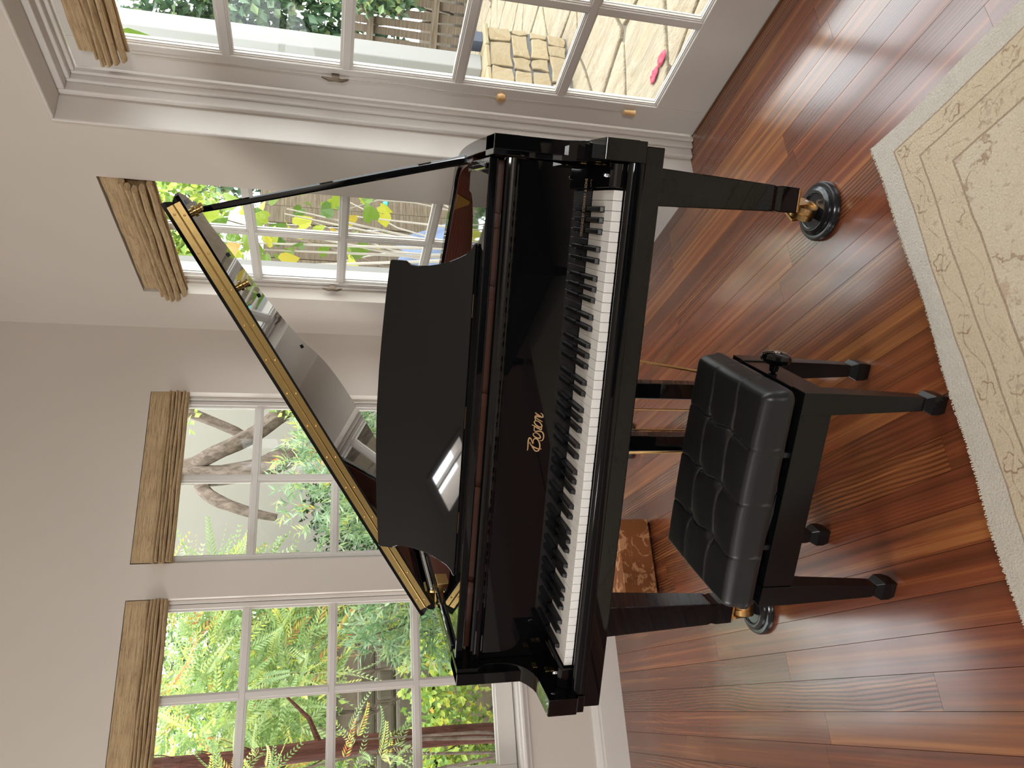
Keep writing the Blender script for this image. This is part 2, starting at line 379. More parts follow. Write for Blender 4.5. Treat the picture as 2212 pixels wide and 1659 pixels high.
def m_bark(name, a, b, sc=(60, 60, 4)):
    t = NT(name); p = t.pos(); n = t.noise(t.mapping(p, sc), 1.2, 5, .6, .6)
    t.bsdf(t.ramp(n, [(.3, a), (.6, b), (.8, tuple(x*1.2 for x in b[:3]))]), .9, 0, .2, t.bump(n, .9, .02)); return t.m
MAT['bark_red'] = m_bark('red_fibrous_bark', (.045, .016, .012), (.12, .045, .03))
MAT['bark_grey'] = m_bark('grey_furrowed_bark', (.085, .062, .045), (.20, .15, .12), (24, 24, 10))
MAT['twig'] = simple('pale_bare_twig', (.40, .36, .31), .8, 0, .3)
MAT['soil'] = simple('garden_soil', (.075, .055, .035), .95, 0, .1, .5, 14, .4)
def m_stone(name, a, b, sc=5):
    t = NT(name); p = t.pos(); oi = t.n('ShaderNodeObjectInfo')
    n = t.noise(p, sc, 5, .65, .8); n2 = t.noise(p, sc*7, 3)
    c = t.ramp(n, [(.3, a), (.5, b), (.72, tuple(x*.82 for x in b[:3]))]); c = t.mix(t.math('MULTIPLY', oi.outputs['Random'], .45), c, tuple(x*.7 for x in b[:3])+(1,))
    t.bsdf(c, .9, 0, .2, t.bump(t.math('ADD', n, t.math('MULTIPLY', n2, .3)), .6, .02)); return t.m
def m_flag():
    t = NT('pale_flagstone'); p = t.pos(); oi = t.n('ShaderNodeObjectInfo')
    n = t.noise(t.mapping(p, (9, 2.2, 3), (0, 0, 0), (0, 0, .75)), 1.3, 6, .68, 1.4); n2 = t.noise(p, 26, 4, .6); n3 = t.noise(p, 1.4, 3)
    c = t.ramp(n, [(.28, (.17, .13, .08)), (.42, (.28, .23, .155)), (.55, (.34, .295, .22)), (.68, (.31, .215, .11)), (.8, (.36, .32, .265))])
    c = t.mix(t.math('MULTIPLY', n3, .5), c, (.30, .22, .155, 1)); c = t.mix(t.math('MULTIPLY', oi.outputs['Random'], .35), c, (.34, .29, .20, 1))
    t.bsdf(c, .9, 0, .2, t.bump(t.math('ADD', n, t.math('MULTIPLY', n2, .4)), .9, .03)); return t.m
MAT['flag'] = m_flag()
MAT['veneer'] = m_stone('honey_sandstone', (.25, .17, .085), (.34, .27, .17), 6)
MAT['mortar'] = simple('grey_mortar', (.16, .16, .165), .95, 0, .1, .4, 40, .15)
MAT['sand'] = simple('sandy_jointing', (.17, .145, .11), .95, 0, .1, .4, 40, .2)
MAT['rock'] = m_stone('brown_retaining_stone', (.10, .08, .06), (.19, .16, .125), 4)
def m_board():
    t = NT('weathered_fence_boards'); p = t.obj(); oi = t.n('ShaderNodeObjectInfo')
    n = t.noise(t.mapping(p, (1.5, 20, 30)), 2.5, 5, .6, .4)
    c = t.ramp(n, [(.3, (.085, .06, .04)), (.55, (.17, .13, .09)), (.8, (.23, .19, .14))]); c = t.mix(t.math('MULTIPLY', oi.outputs['Random'], .4), c, (.08, .06, .045, 1))
    t.bsdf(c, .9, 0, .2, t.bump(n, .5, .01)); return t.m
MAT['board'] = m_board()
MAT['tarp'] = simple('blue_grey_tarpaulin', (.13, .17, .27), .55, 0, .4, .3, 7, .15)
MAT['petal'] = simple('pink_petal', (.50, .07, .11), .7, 0, .3, .4, 30, .2)
MAT['pot'] = simple('slate_blue_glaze', (.06, .07, .10), .4)
#STRUCT

# ================================================================== THE ROOM
YB, XR, XL, YF, ZC = 3.59, 1.805, -3.6, -3.5, 3.0
WT = .17
def wall_mesh(a0, a1, z1, openings, fn):
    """boxes around rectangular openings; fn(a,depth,z)->xyz"""
    mb = MB()
    cuts = sorted({a0, a1, *[v for o in openings for v in o[:2]]})
    for i in range(len(cuts)-1):
        c0, c1 = cuts[i], cuts[i+1]; m = (c0+c1)/2
        hs = sorted([(o[2], o[3]) for o in openings if o[0] < m < o[1]])
        z = 0.0; spans = []
        for h0, h1 in hs:
            if h0 > z: spans.append((z, h0))
            z = h1
        if z < z1: spans.append((z, z1))
        for s0, s1 in spans:
            P = [fn(c0, 0, s0), fn(c1, 0, s0), fn(c1, WT, s0), fn(c0, WT, s0), fn(c0, 0, s1), fn(c1, 0, s1), fn(c1, WT, s1), fn(c0, WT, s1)]
            mb.add(P, [(3,2,1,0),(4,5,6,7),(0,1,5,4),(1,2,6,5),(2,3,7,6),(3,0,4,7)])
    return mb
WIN_Z0, WIN_Z1, WIN_HW = .475, 2.187, .4075
W1X, W2X, W3Y = .089, 1.056, 2.826
DOOR_Y0, DOOR_Y1, DOOR_Z = .085, 2.130, 2.2376
wb = wall_mesh(XL-WT, XR+WT, ZC, [(W1X-WIN_HW, W1X+WIN_HW, WIN_Z0, WIN_Z1), (W2X-WIN_HW, W2X+WIN_HW, WIN_Z0, WIN_Z1)], lambda a, d, z: (a, YB+d, z)).build('wall_back', MAT['wall'])
tag(wb, 'warm grey plaster wall with the two side-by-side windows', None, None, 'structure')
wr = wall_mesh(YF, YB, ZC, [(W3Y-WIN_HW, W3Y+WIN_HW, WIN_Z0, WIN_Z1), (DOOR_Y0, DOOR_Y1, 0, DOOR_Z)], lambda a, d, z: (XR+d, a, z)).build('wall_right', MAT['wall'])
tag(wr, 'warm grey plaster wall with the glazed door and one window', None, None, 'structure')
wlft = wall_mesh(YF, YB, ZC, [(1.1, 2.7, 1.0, 2.4)], lambda a, d, z: (XL-d, a, z)).build('wall_left', MAT['wall_mid'])
tag(wlft, 'plaster wall to the left of the room', None, None, 'structure')
wf = wall_mesh(XL-WT, XR+WT, ZC, [(-1.95, -.95, 1.5, 2.6)], lambda a, d, z: (a, YF-d, z)).build('wall_front', MAT['wall_dark'])
tag(wf, 'plaster wall behind the camera', None, None, 'structure')
# ceiling with a small roof light
SK = (-2.60, -2.16, .01, .43)
cb = MB()
for x0, x1, y0, y1 in ((XL-WT, SK[0], YF-WT, YB+WT), (SK[1], XR+WT, YF-WT, YB+WT), (SK[0], SK[1], YF-WT, SK[2]), (SK[0], SK[1], SK[3], YB+WT)):
    cb.box(x0, x1, y0, y1, ZC, ZC+.2)
tag(cb.build('ceiling', MAT['ceil']), 'plain plaster ceiling', None, None, 'structure')
sk = MB(); 
for x0, x1, y0, y1 in ((SK[0]-.05, SK[0], SK[2]-.05, SK[3]+.05), (SK[1], SK[1]+.05, SK[2]-.05, SK[3]+.05), (SK[0], SK[1], SK[2]-.05, SK[2]), (SK[0], SK[1], SK[3], SK[3]+.05)):
    sk.box(x0, x1, y0, y1, ZC-.012, ZC)
sk.box((SK[0]+SK[1])/2-.012, (SK[0]+SK[1])/2+.012, SK[2], SK[3], ZC+.04, ZC+.07)
tag(sk.build('trim_3', MAT['trim']), 'white frame of the roof light', None, None, 'structure')

# ---- floor: sub-floor plus boards running away from the door wall's corner
fl = struct('floor', 'reddish brown fir board floor with glossy varnish')
MB().box(XL-WT, XR+.22, YF-WT, YB+.05, -.12, -.0125).build('subfloor', MAT['soil'], fl)
PW = .0835
plank_me = None
def plank(x0, x1, y0, y1):
    global plank_me
    if plank_me is None:
        mb = MB(); e = .012
        # unit board with an eased long edge (object scale sets the real size)
        prof = [(0+.004, 1), (1-.004, 1), (1, .94), (1, 0), (0, 0), (0, .94)]
        mb.prism(prof, 0, 1, lambda p, q, t: (p, t, q)); o = mb.build('plank', MAT['floor'], fl); plank_me = o.data
    else:
        o = bpy.data.objects.new('plank', plank_me); COL.objects.link(o); o.parent = fl
    o.location = (x0, y0, -.0125); o.scale = (x1-x0-.0006, y1-y0-.0006, .0125)
xs = 1.985
while xs > -1.75:
    x0 = max(xs-PW, -1.80)
    y = 3.59; first = True
    while y > .12:
        L = RND.uniform(1.0, 2.3) if not first else RND.uniform(.5, 2.1)
        y0 = y-L
        if y0 < .5: y0 = 0.0
        plank(x0, xs, max(y0, 0.0), y); y = max(y0, 0.0); first = False
    xs -= PW
far = MB()
x = -1.80
k = 0
while x > XL: far.box(max(x-PW, XL), x-.0008, YF, YB, -.0125, 0); x -= PW
x = 1.985
while x > -1.80: far.box(max(x-PW, -1.80), x-.0008, YF, -.0008, -.0125, 0); x -= PW
tag(far.build('far_boards', MAT['floor'], fl), None, None, None, 'stuff')

# ---- baseboards
def baseboard(name, label, a0, a1, fn):
    prof = [(0, 0), (.020, 0), (.020, .112), (.016, .118), (.016, .126), (.009, .142), (.005, .155), (0, .155)]
    mb = MB(); mb.prism(prof, a0, a1, fn)
    return tag(mb.build(name, MAT['trim']), label, None, None, 'structure')
baseboard('baseboard_back', 'white moulded baseboard under the two windows', XL, XR, lambda p, q, t: (t, YB-p, q))
baseboard('baseboard_right', 'white moulded baseboard between door and corner', DOOR_Y1+.004, YB-.02, lambda p, q, t: (XR-p, t, q))
baseboard('baseboard_left', 'white baseboard along the left wall', YF, YB-.02, lambda p, q, t: (XL+p, t, q))
baseboard('baseboard_front', 'white baseboard behind the camera', XL, XR, lambda p, q, t: (t, YF+p, q))

# ---- windows: local x = right seen from inside, y = outward, z = up
ROWS = [.585, .947, 1.322, 1.698, 2.075]
def bars_and_panes(root, xs_, zs_, yg, mw, door=False):
    """panes between bar centre lines; outer lines are glass edges. Each bar, bead and pane its own part."""
    hw = mw/2
    for i in range(1, len(zs_)-1):
        MB().box(xs_[0]-.002, xs_[-1]+.002, yg-.019, yg+.015, zs_[i]-hw, zs_[i]+hw).build('muntin', MAT['trim'], root, bevel=.002)
    for i in range(1, len(xs_)-1):
        for j in range(len(zs_)-1):
            a = zs_[j]+(hw if j else 0); b = zs_[j+1]-(hw if j < len(zs_)-2 else 0)
            MB().box(xs_[i]-hw, xs_[i]+hw, yg-.019, yg+.015, a, b).build('muntin', MAT['trim'], root, bevel=.002)
    for i in range(len(xs_)-1):
        for j in range(len(zs_)-1):
            x0 = xs_[i]+(hw if i else 0); x1 = xs_[i+1]-(hw if i < len(xs_)-2 else 0)
            z0 = zs_[j]+(hw if j else 0); z1 = zs_[j+1]-(hw if j < len(zs_)-2 else 0)
            MB().box(x0, x1, yg-.002, yg+.002, z0, z1).build('pane', MAT['glass'], root)
            bd = MB()
            for off, dep, w in ((0, .012, .0045), (.0045, .0075, .004)):
                for sgn in (-1, 1):
                    ya, yb = (yg-.002-dep, yg-.002) if sgn < 0 else (yg+.002, yg+.002+dep*.8)
                    bd.box(x0+off, x0+off+w, ya, yb, z0+off, z1-off); bd.box(x1-off-w, x1-off, ya, yb, z0+off, z1-off)
                    bd.box(x0+off+w, x1-off-w, ya, yb, z0+off, z0+off+w); bd.box(x0+off+w, x1-off-w, ya, yb, z1-off-w, z1-off)
            bd.build('glazing_bead', MAT['trim'], root)
def window(name, label, loc, rz):
    r = struct(name, label, loc, rz); H = WIN_HW; yg = .093; G = .3685
    # fixed frame
    MB().box(-H, -H+.016, .060, .150, WIN_Z0, WIN_Z1).build('frame_side', MAT['trim'], r, bevel=.003)
    MB().box(H-.016, H, .060, .150, WIN_Z0, WIN_Z1).build('frame_side', MAT['trim'], r, bevel=.003)
    MB().box(-H+.016, H-.016, .060, .150, WIN_Z1-.03, WIN_Z1).build('frame_head', MAT['trim'], r, bevel=.003)
    # sash
    MB().box(-H+.0175, -G, .070, .112, .503, WIN_Z1-.032).build('sash_stile', MAT['trim'], r, bevel=.003)
    MB().box(G, H-.0175, .070, .112, .503, WIN_Z1-.032).build('sash_stile', MAT['trim'], r, bevel=.003)
    MB().box(-G, G, .070, .112, .503, ROWS[0]).build('bottom_rail', MAT['trim'], r, bevel=.003)
    MB().box(-G, G, .070, .112, ROWS[-1], WIN_Z1-.032).build('top_rail', MAT['trim'], r, bevel=.003)
    bars_and_panes(r, [-G, 0, G], ROWS, yg, .024)
    # stool and apron
    st = MB(); st.prism([(-.028, .478), (-.032, .485), (-.028, .493), (.062, .495), (.062, .4755), (-.0005, .4755), (-.0005, .462), (-.018, .462), (-.018, .470)], -H-.03, H+.03, lambda p, q, t: (t, p, q))
    s2 = MB(); s2.box(-H, H, .0, .16, .4755, .500)
    s2.build('window_sill', MAT['trim'], r, bevel=.002)
    MB().prism([(-.030, .474), (-.034, .482), (-.030, .490), (-.0005, .4915), (-.0005, .455), (-.014, .455), (-.014, .470)], -H-.035, H+.035, lambda p, q, t: (t, p, q)).build('sill_nosing', MAT['trim'], r)
    # exterior sill and casing
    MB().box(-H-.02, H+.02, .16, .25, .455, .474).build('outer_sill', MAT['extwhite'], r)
    return r
window('window_1', 'two-column white casement window by the left picture edge', (W1X, YB, 0), 0)
window('window_2', 'white casement window in the middle, nearest the room corner', (W2X, YB, 0), 0)
w3 = window('window_3', 'white casement window on the right wall behind the raised lid', (XR, W3Y, 0), -PI/2)
MB().box(-WIN_HW-.10, -WIN_HW, WT, WT+.03, .45, 2.25).build('outer_casing', MAT['extwhite'], w3)
MB().box(WIN_HW, WIN_HW+.10, WT, WT+.03, .45, 2.25).build('outer_casing', MAT['extwhite'], w3)

# ---- glazed double door in a deep reveal (local x = -y world, y = outward)
dz_rows = [.210, .583, .957, 1.337, 1.716, 2.080]
def leaf(name, label, x_h, sgn):
    """x_h: hinge edge in door-local x; leaf extends sgn*0.97"""
    r = struct(name, label, (XR, DOOR_Y1, 0), -PI/2); yf = .172; th = .044
    xa = [x_h, x_h+sgn*.118, x_h+sgn*.485, x_h+sgn*.852, x_h+sgn*.970]
    def bx(a, b, z0, z1, nm): MB().box(min(a, b), max(a, b), yf, yf+th, z0, z1).build(nm, MAT['trim'], r, bevel=.003)
    top = DOOR_Z-.052
    bx(xa[0], xa[1], .006, top, 'stile'); bx(xa[3], xa[4], .006, top, 'stile')
    bx(xa[1], xa[3], .006, dz_rows[0], 'bottom_rail'); bx(xa[1], xa[3], dz_rows[-1], top, 'top_rail')
    bars_and_panes(r, sorted([xa[1], xa[2], xa[3]]), dz_rows, yf+.021, .026, True)
    return r
leaf('door_1', 'white glazed door leaf beside the piano', .054, 1)
lf2 = leaf('door_2', 'second white glazed door leaf, further to the right', .054+.973+.97, -1)
hd = MB(); hd.lathe([(.0, 0), (.013, 0), (.013, .02), (.006, .022), (.006, .05)], 14, (1.09, .172, 1.0), 'y')
h2 = MB(); h2.tube([(1.09, .120, 1.0), (1.20, .120, 1.0)], .009, 8); h2.tube([(1.09, .172, 1.0), (1.09, .118, 1.0)], .008, 8); h2.build('door_handle', MAT['brassdark'], lf2, smooth=True)
# jamb: stepped mouldings (two layers), sides and head
jr = struct('trim_1', 'stepped white jamb mouldings around the glazed door', (XR, DOOR_Y1, 0), -PI/2)
DW = DOOR_Y1-DOOR_Y0
for d_in, y0, y1 in ((.022, .094, .27), (.036, .128, .27), (.050, .150, .171)):
    prev = {.022: 0, .036: .022, .050: .036}[d_in]
    MB().box(prev, d_in, y0, y1, 0, DOOR_Z-prev).build('jamb_moulding', MAT['trim'], jr, bevel=.005, seg=3)
    MB().box(DW-d_in, DW-prev, y0, y1, 0, DOOR_Z-prev).build('jamb_moulding', MAT['trim'], jr, bevel=.005, seg=3)
    MB().box(d_in, DW-d_in, y0, y1, DOOR_Z-d_in, DOOR_Z-prev).build('head_moulding', MAT['trim'], jr, bevel=.005, seg=3)
# raised plaster/wood casing edge around the opening on the room side
cs = struct('trim_2', 'rounded white casing lining the door reveal', (XR, DOOR_Y1, 0), -PI/2)
MB().box(-.012, .0005, -.010, .093, 0, DOOR_Z+.012).build('casing_side', MAT['trim'], cs, bevel=.006, seg=3)
MB().box(DW-.0005, DW+.012, -.010, .093, 0, DOOR_Z+.012).build('casing_side', MAT['trim'], cs, bevel=.006, seg=3)
MB().box(.0005, DW-.0005, -.010, .093, DOOR_Z-.0005, DOOR_Z+.012).build('casing_head', MAT['trim'], cs, bevel=.006, seg=3)
MB().box(0, DW, .178, .45, -.05, .004).build('threshold', MAT['ext'], cs)

# ---- woven-wood shades, pulled up
def shade(label, loc, rz, w, y_front, ztop, z_val, z_bot, seed, nf=6, ends=.010, bulge=.03):
    rr = random.Random(seed)
    r = empty('roman_shade', loc, rz); tag(r, label, 'window shade', 'woven wood shades pulled up')
    n = 28; hw = w/2
    def sheet(name, ya, z0, z1, th, wob):
        mb = MB(); rings = []
        ph = rr.uniform(0, 6); 
        for i in range(n+1):
            x = -hw+w*i/n; o = wob*math.sin(ph+i*.55)+wob*.6*math.sin(ph*2+i*1.3)
            e = ends*rr.uniform(-.3, .3) if i in (0, n) else 0
            rings.append([(x+e, ya+o-th, z0), (x+e, ya+o-th*1.1, (z0+z1)/2), (x+e, ya+o-th*.9, z1), (x+e, ya+o, z1), (x+e, ya+o, z0)])
        mb.loft(rings); return mb.build(name, MAT['bamboo'], r)
    MB().box(-hw+.004, hw-.004, y_front+.004, y_front+.03, ztop-.03, ztop-.001).build('head_rail', MAT['trim'], r)
    sheet('valance', y_front, z_val-.012, ztop-.002, .006, .0022)
    sheet('backing', y_front+.014, z_bot+.004, z_val+.01, .004, .0008)
    for k in range(nf):
        mb = MB(); rings = []; zc = z_val-(z_val-z_bot)*(k+.5)/nf+.004; hh = (z_val-z_bot)/nf*.47
        yc = y_front-.004-bulge*math.sin(PI*(k+.7)/(nf+.4))*.55; ph = rr.uniform(0, 6)
        for i in range(n+1):
            x = -hw+w*i/n+(rr.uniform(-.006, .004) if i in (0, n) else 0); o = .0016*math.sin(ph+i*.7); oz = .0018*math.sin(ph*1.7+i*.5)
            ring = []
            for q in range(10):
                a = 2*PI*q/10; ring.append((x, yc+o+.017*math.cos(a)*(1+.35*math.sin(a)), zc+oz+hh*math.sin(a)))
            rings.append(ring)
        mb.loft(rings); mb.build('fold', MAT['bamboo'], r, smooth=True)
    return r
shade('woven wood shade on the window by the left picture edge', (W1X, YB, 0), 0, WIN_HW*2-.006, .006, 2.186, 2.098, 2.012, 3, 6, bulge=.03)
shade('woven wood shade on the window in the middle', (W2X, YB, 0), 0, WIN_HW*2-.006, .006, 2.186, 2.098, 2.012, 5, 6, bulge=.03)
shade('woven wood shade on the window behind the raised lid', (XR, W3Y, 0), -PI/2, WIN_HW*2-.008, .014, 2.183, 2.115, 1.998, 8, 5, bulge=.085)
shade('woven wood shade on the glazed door', (XR, DOOR_Y1-.54, 0), -PI/2, .80, .158, 2.155, 2.10, 2.005, 11, 5, bulge=.08)

# ---- shade cords with cleats and beads
def cord(label, loc, rz, zc, zb, with_knob):
    r = empty('shade_cord', loc, rz); tag(r, label, 'cord', 'shade cords on cleats')
    MB().tube([(0, -.014, 2.0), (.002, -.012, 1.7), (0, -.014, zc+.01)], .0016, 6).build('cord', MAT['twine'], r)
    cl = MB(); cl.tube([(0, -.016, zc+.045), (0, -.024, zc+.02), (0, -.020, zc), (0, -.024, zc-.02), (0, -.016, zc-.045)], [.003, .006, .007, .006, .003], 8); cl.box(-.006, .006, -.02, 0, zc-.012, zc+.012)
    cl.build('cleat', MAT['cleat'], r, smooth=True)
    MB().tube([(0, -.020, zc), (.008, -.016, zc-.22), (.006, -.022, zc-.42), (.004, -.016, zb+.02)], .0013, 6).build('tail', MAT['twine'], r)
    b = MB(); b.lathe([(.002, -.018), (.012, -.013), (.0165, 0), (.012, .013), (.002, .018)], 14, (.004, -.018, zb)); b.build('bead', MAT['ballwood'], r, smooth=True)
    if with_knob:
        MB().tube([(.004, -.018, zb-.016), (.002, -.010, .33)], .0010, 5).build('line', MAT['twine'], r)
        k = MB(); k.lathe([(.003, .022), (.009, .02), (.011, -.018), (.013, -.022), (.003, -.024)], 12, (.002, -.016, .312)); k.build('tassel', MAT['ballwood'], r, smooth=True)
    return r
cord('pull cord with wooden bead and tassel on the glazed door', (1.977, 1.985, 0), -PI/2, 1.372, .80, True)
cord('pull cord on its cleat beside the window behind the lid', (XR+.066, W3Y+WIN_HW-.026, 0), -PI/2, 1.36, 1.02, False)
#PIANO

# ================================================================== GRAND PIANO (local x along the keys, y away from the player)
PIANO = empty('grand_piano', (.5561, 1.6596, 0), math.radians(-36.52))
tag(PIANO, 'glossy black grand piano with its lid propped open', 'piano')
HX = .720
BL = MAT['black']
# --- outline of the rim (outer), from the front right round the tail to the front left
CTRL = [(.717, .10), (.717, .33), (.7115, .50), (.697, .605), (.662, .668), (.610, .703), (.554, .745), (.465, .811), (.353, .897), (.225, 1.02), (.115, 1.17), (.035, 1.315), (-.05, 1.44), (-.17, 1.53), (-.33, 1.572), (-.50, 1.565), (-.63, 1.525), (-.70, 1.44), (-.7205, 1.32), (-.7205, .9), (-.7205, .5), (-.7205, .10)]
def catmull(P, sub=6):
    out = []
    for i in range(len(P)-1):
        p0 = Vector(P[max(i-1, 0)]); p1 = Vector(P[i]); p2 = Vector(P[i+1]); p3 = Vector(P[min(i+2, len(P)-1)])
        for k in range(sub):
            t = k/sub
            out.append(.5*((2*p1)+(-p0+p2)*t+(2*p0-5*p1+4*p2-p3)*t*t+(-p0+3*p1-3*p2+p3)*t**3))
    out.append(Vector(P[-1])); return out
OUT = catmull(CTRL)
def offset(P, d):
    res = []
    for i, p in enumerate(P):
        t = (P[min(i+1, len(P)-1)]-P[max(i-1, 0)]).normalized()
        res.append(p+Vector((-t.y, t.x))*d)      # left of travel = inside
    return res
def wall_strip(mb, A, B, z0, z1):
    rings = [[(a.x, a.y, z0), (a.x, a.y, z1), (b.x, b.y, z1), (b.x, b.y, z0)] for a, b in zip(A, B)]
    return mb.loft(rings)
ROUT = [p for p in OUT]
rim = MB(); wall_strip(rim, ROUT, offset(ROUT, .034), .700, 1.015)
ARM = [(.200, 1.015), (.106, 1.015), (.105, .958), (.110, .948), (.117, .938), (.122, .925), (.1235, .910), (.122, .890), (.118, .868), (.110, .848), (.097, .832), (.082, .820), (.062, .809), (.045, .804), (-.053, .800), (-.0545, .798), (-.0545, .7215), (-.047, .719), (-.047, .700), (.200, .700)]
for x0, x1 in ((HX-.049, HX-.002), (-HX-.0015, -HX+.0465)):
    rim.prism(ARM, x0, x1, lambda p, q, t: (t, p, q))
rim.build('rim', BL, PIANO, bevel=.003, seg=3, angle=35)
inr = MB(); I0 = [p for p in offset(OUT, .0345) if p.y > .415]; wall_strip(inr, I0, offset(I0, .016), .86, 1.006)
inr.build('inner_rim', MAT['mahogany'], PIANO)
# brass triangle plate on the inner rim of the bent side
bp = [p for p in offset(OUT, .052)]
k0 = min(range(len(bp)), key=lambda i: (bp[i]-Vector((.575, .695))).length); tq = (bp[k0+1]-bp[k0-1]).normalized(); nq = Vector((-tq.y, tq.x))
tri = MB(); c0 = bp[k0]
tri.prism([(-.030, 1.004), (-.006, .962), (.006, .962), (.030, 1.004)], 0, .003, lambda p, q, t: (c0.x+tq.x*p+nq.x*(t-.001), c0.y+tq.y*p+nq.y*(t-.001), q))
tri.build('lock_plate', MAT['brass'], PIANO, bevel=.001)
# --- plate, soundboard, strings (inside the case)
INN = offset(OUT, .052); IN2 = [p for p in INN if p.y > .36]
def slab(poly, z0, z1): return MB().prism([(p[0], p[1]) for p in poly], z0, z1, lambda p, q, t: (p, q, t))
slab([(p.x, p.y) for p in IN2], .862, .872).build('soundboard', MAT['spruce'], PIANO)
OFF2 = [p for p in offset(OUT, .075) if p.y > .40]
pl = slab([(p.x, p.y) for p in OFF2], .905, .915); pl.build('iron_plate', MAT['goldplate'], PIANO, bevel=.003)
st = MB()
for i in range(60):
    x = -.60+1.18*i/59
    yb = min(1.42, max(.62, 1.36-(max(0, x+.25))*.82)); st.tube([(x, .42, .93), (x-.05*(1 if i < 24 else .3), yb, .93)], .0009 if i > 20 else .0018, 4)
tag(st.build('strings', MAT['steel'], PIANO), None, None, None, 'stuff')
pb = MB(); pb.box(-.64, .64, .405, .45, .916, .932); pb.build('tuning_rail', MAT['goldplate'], PIANO, bevel=.003)
# --- key bed, key slip, blocks
MB().box(-.7115, .7095, -.040, .46, .654, .6995).build('key_bed', BL, PIANO, bevel=.003)
ks = [(-.0415, .7), (-.0415, .722), (-.039, .729), (-.033, .7335), (-.026, .7335), (-.018, .729), (-.0145, .722), (-.0145, .7)]
MB().prism(ks, -.6725, .6705, lambda p, q, t: (t, p, q)).build('key_slip', BL, PIANO, smooth=True)
for s, xa, xb in ((1, .6155, .6702), (-1, -.6722, -.6155)):
    blk = MB(); blk.prism([(-.0125, .70), (-.0125, .752), (-.009, .759), (.002, .7635), (.135, .7635), (.135, .70)], xa, xb, lambda p, q, t: (t, p, q))
    o = blk.build('key_block', BL, PIANO, bevel=.002)
    kn = MB(); kn.lathe([(.001, .010), (.004, .009), (.006, .004), (.006, 0)], 12, ((xa+xb)/2, .018, .7635)); kn.build('screw_knob', MAT['chrome'], o, smooth=True)
    xf = xa if s > 0 else xb
    for za in (.796, ):
        b = MB(); xi = .6705 if s > 0 else -.6732
        b.box(min(xi, xi-s*.003), max(xi, xi-s*.003), .088, .112, .792, .806); b.build('brass_plate', MAT['brass'], PIANO, bevel=.001)
        b = MB(); b.box(min(xi, xi-s*.003), max(xi, xi-s*.003), .066, .088, .764, .776); b.build('brass_plate', MAT['brass'], PIANO, bevel=.001)
MB().box(-.670, .668, -.012, .30, .7, .7245).build('key_frame', MAT['keyblack'], PIANO)
# --- 88 keys
WW = 1.222/52
pat = ['A', 'B', 'C', 'D', 'E', 'F', 'G']
sharp_off = {'A': .0024, 'C': -.0024, 'D': .0022, 'F': -.0032, 'G': 0.0}
blacks = []
for i in range(51):
    nme = pat[i % 7]
    if nme in sharp_off: blacks.append((i, -.611+WW*(i+1)+sharp_off[nme]))
bx_of = dict(blacks); wcache = {}
for i in range(52):
    x0 = -.611+WW*i; g = .00045
    lft = (bx_of[i-1]+.0068-x0) if (i-1) in bx_of else g
    rgt = (bx_of[i]-.0068-x0) if i in bx_of else WW-g
    key = (round(lft, 4), round(rgt, 4))
    if key not in wcache:
        mb = MB(); poly = [(g, 0), (WW-g, 0), (WW-g, .050), (rgt, .050), (rgt, .146), (lft, .146), (lft, .050), (g, .050)]
        mb.prism(poly, .7275, .750, lambda p, q, t: (p, q, t)); o = mb.build('white_key', MAT['ivory'], PIANO, bevel=.0009, seg=2); wcache[key] = o.data
        wmod = True
    else:
        o = bpy.data.objects.new('white_key', wcache[key]); COL.objects.link(o); o.parent = PIANO
        b = o.modifiers.new('bevel', 'BEVEL'); b.width = .0009; b.segments = 2; b.limit_method = 'ANGLE'
    o.location = (x0, 0, RND.uniform(-.0004, .0003))
kb = MB()
rings = []
for y, wt, zb, zt in ((.0505, .0056, .738, .7525), (.0535, .0052, .738, .7605), (.060, .0048, .738, .7622), (.146, .0046, .738, .7622)):
    wbm = .0062
    rings.append([(-wbm, y, zb), (wbm, y, zb), (wbm, y, zb+.010), (wt, y, zt), (-wt, y, zt), (-wbm, y, zb+.010)])
kb.loft(rings); kob = kb.build('black_key', MAT['keyblack'], PIANO, bevel=.001)
for j, (i, xc) in enumerate(blacks):
    o = kob if j == 0 else copy_obj(kob, PIANO)
    o.location = (xc, 0, RND.uniform(-.0003, .0003))
# --- fallboard with lettering
f0 = Vector((0, .1485, .748)); ft = Vector((0, 0, 1)); fn_ = Vector((1, 0, 0)).cross(ft)   # fn_ points to the player (-y, up)
if fn_.y > 0: fn_ = -fn_
fbp = [(0, 0), (0, .190), (.003, .1935), (.004, .197), (.008, .199), (.0105, .203), (.011, .208), (.0095, .2125), (.0105, .216), (.0095, .221), (.006, .2255), (.000, .228), (-.008, .2285), (-.020, .226), (-.020, 0)]
def fpt(p, q, t): v = f0+ft*q+fn_*p; return (t, v.y, v.z)
fall = MB().prism(fbp, -.6715, .6695, fpt).build('fallboard', BL, PIANO, smooth=True, sharp=16)
def ribbon(mb, pts, wfun, lift=.0006, th=.0004):
    P = catmull([Vector(p) for p in pts], 5); n = len(P); L = []; R_ = []
    for i, p in enumerate(P):
        t = (P[min(i+1, n-1)]-P[max(i-1, 0)]); t = t.normalized() if t.length > 1e-9 else Vector((1, 0)); nn = Vector((-t.y, t.x)); w = wfun(i/(n-1))
        L.append(p+nn*w); R_.append(p-nn*w)
    rings = []
    for a, b in zip(L, R_):
        q = []
        for (v, h) in ((a, lift), (b, lift), (b, 0), (a, 0)):
            w3_ = f0+ft*v.y+fn_*h; q.append((v.x, w3_.y, w3_.z))
        rings.append(q)
    mb.loft(rings)
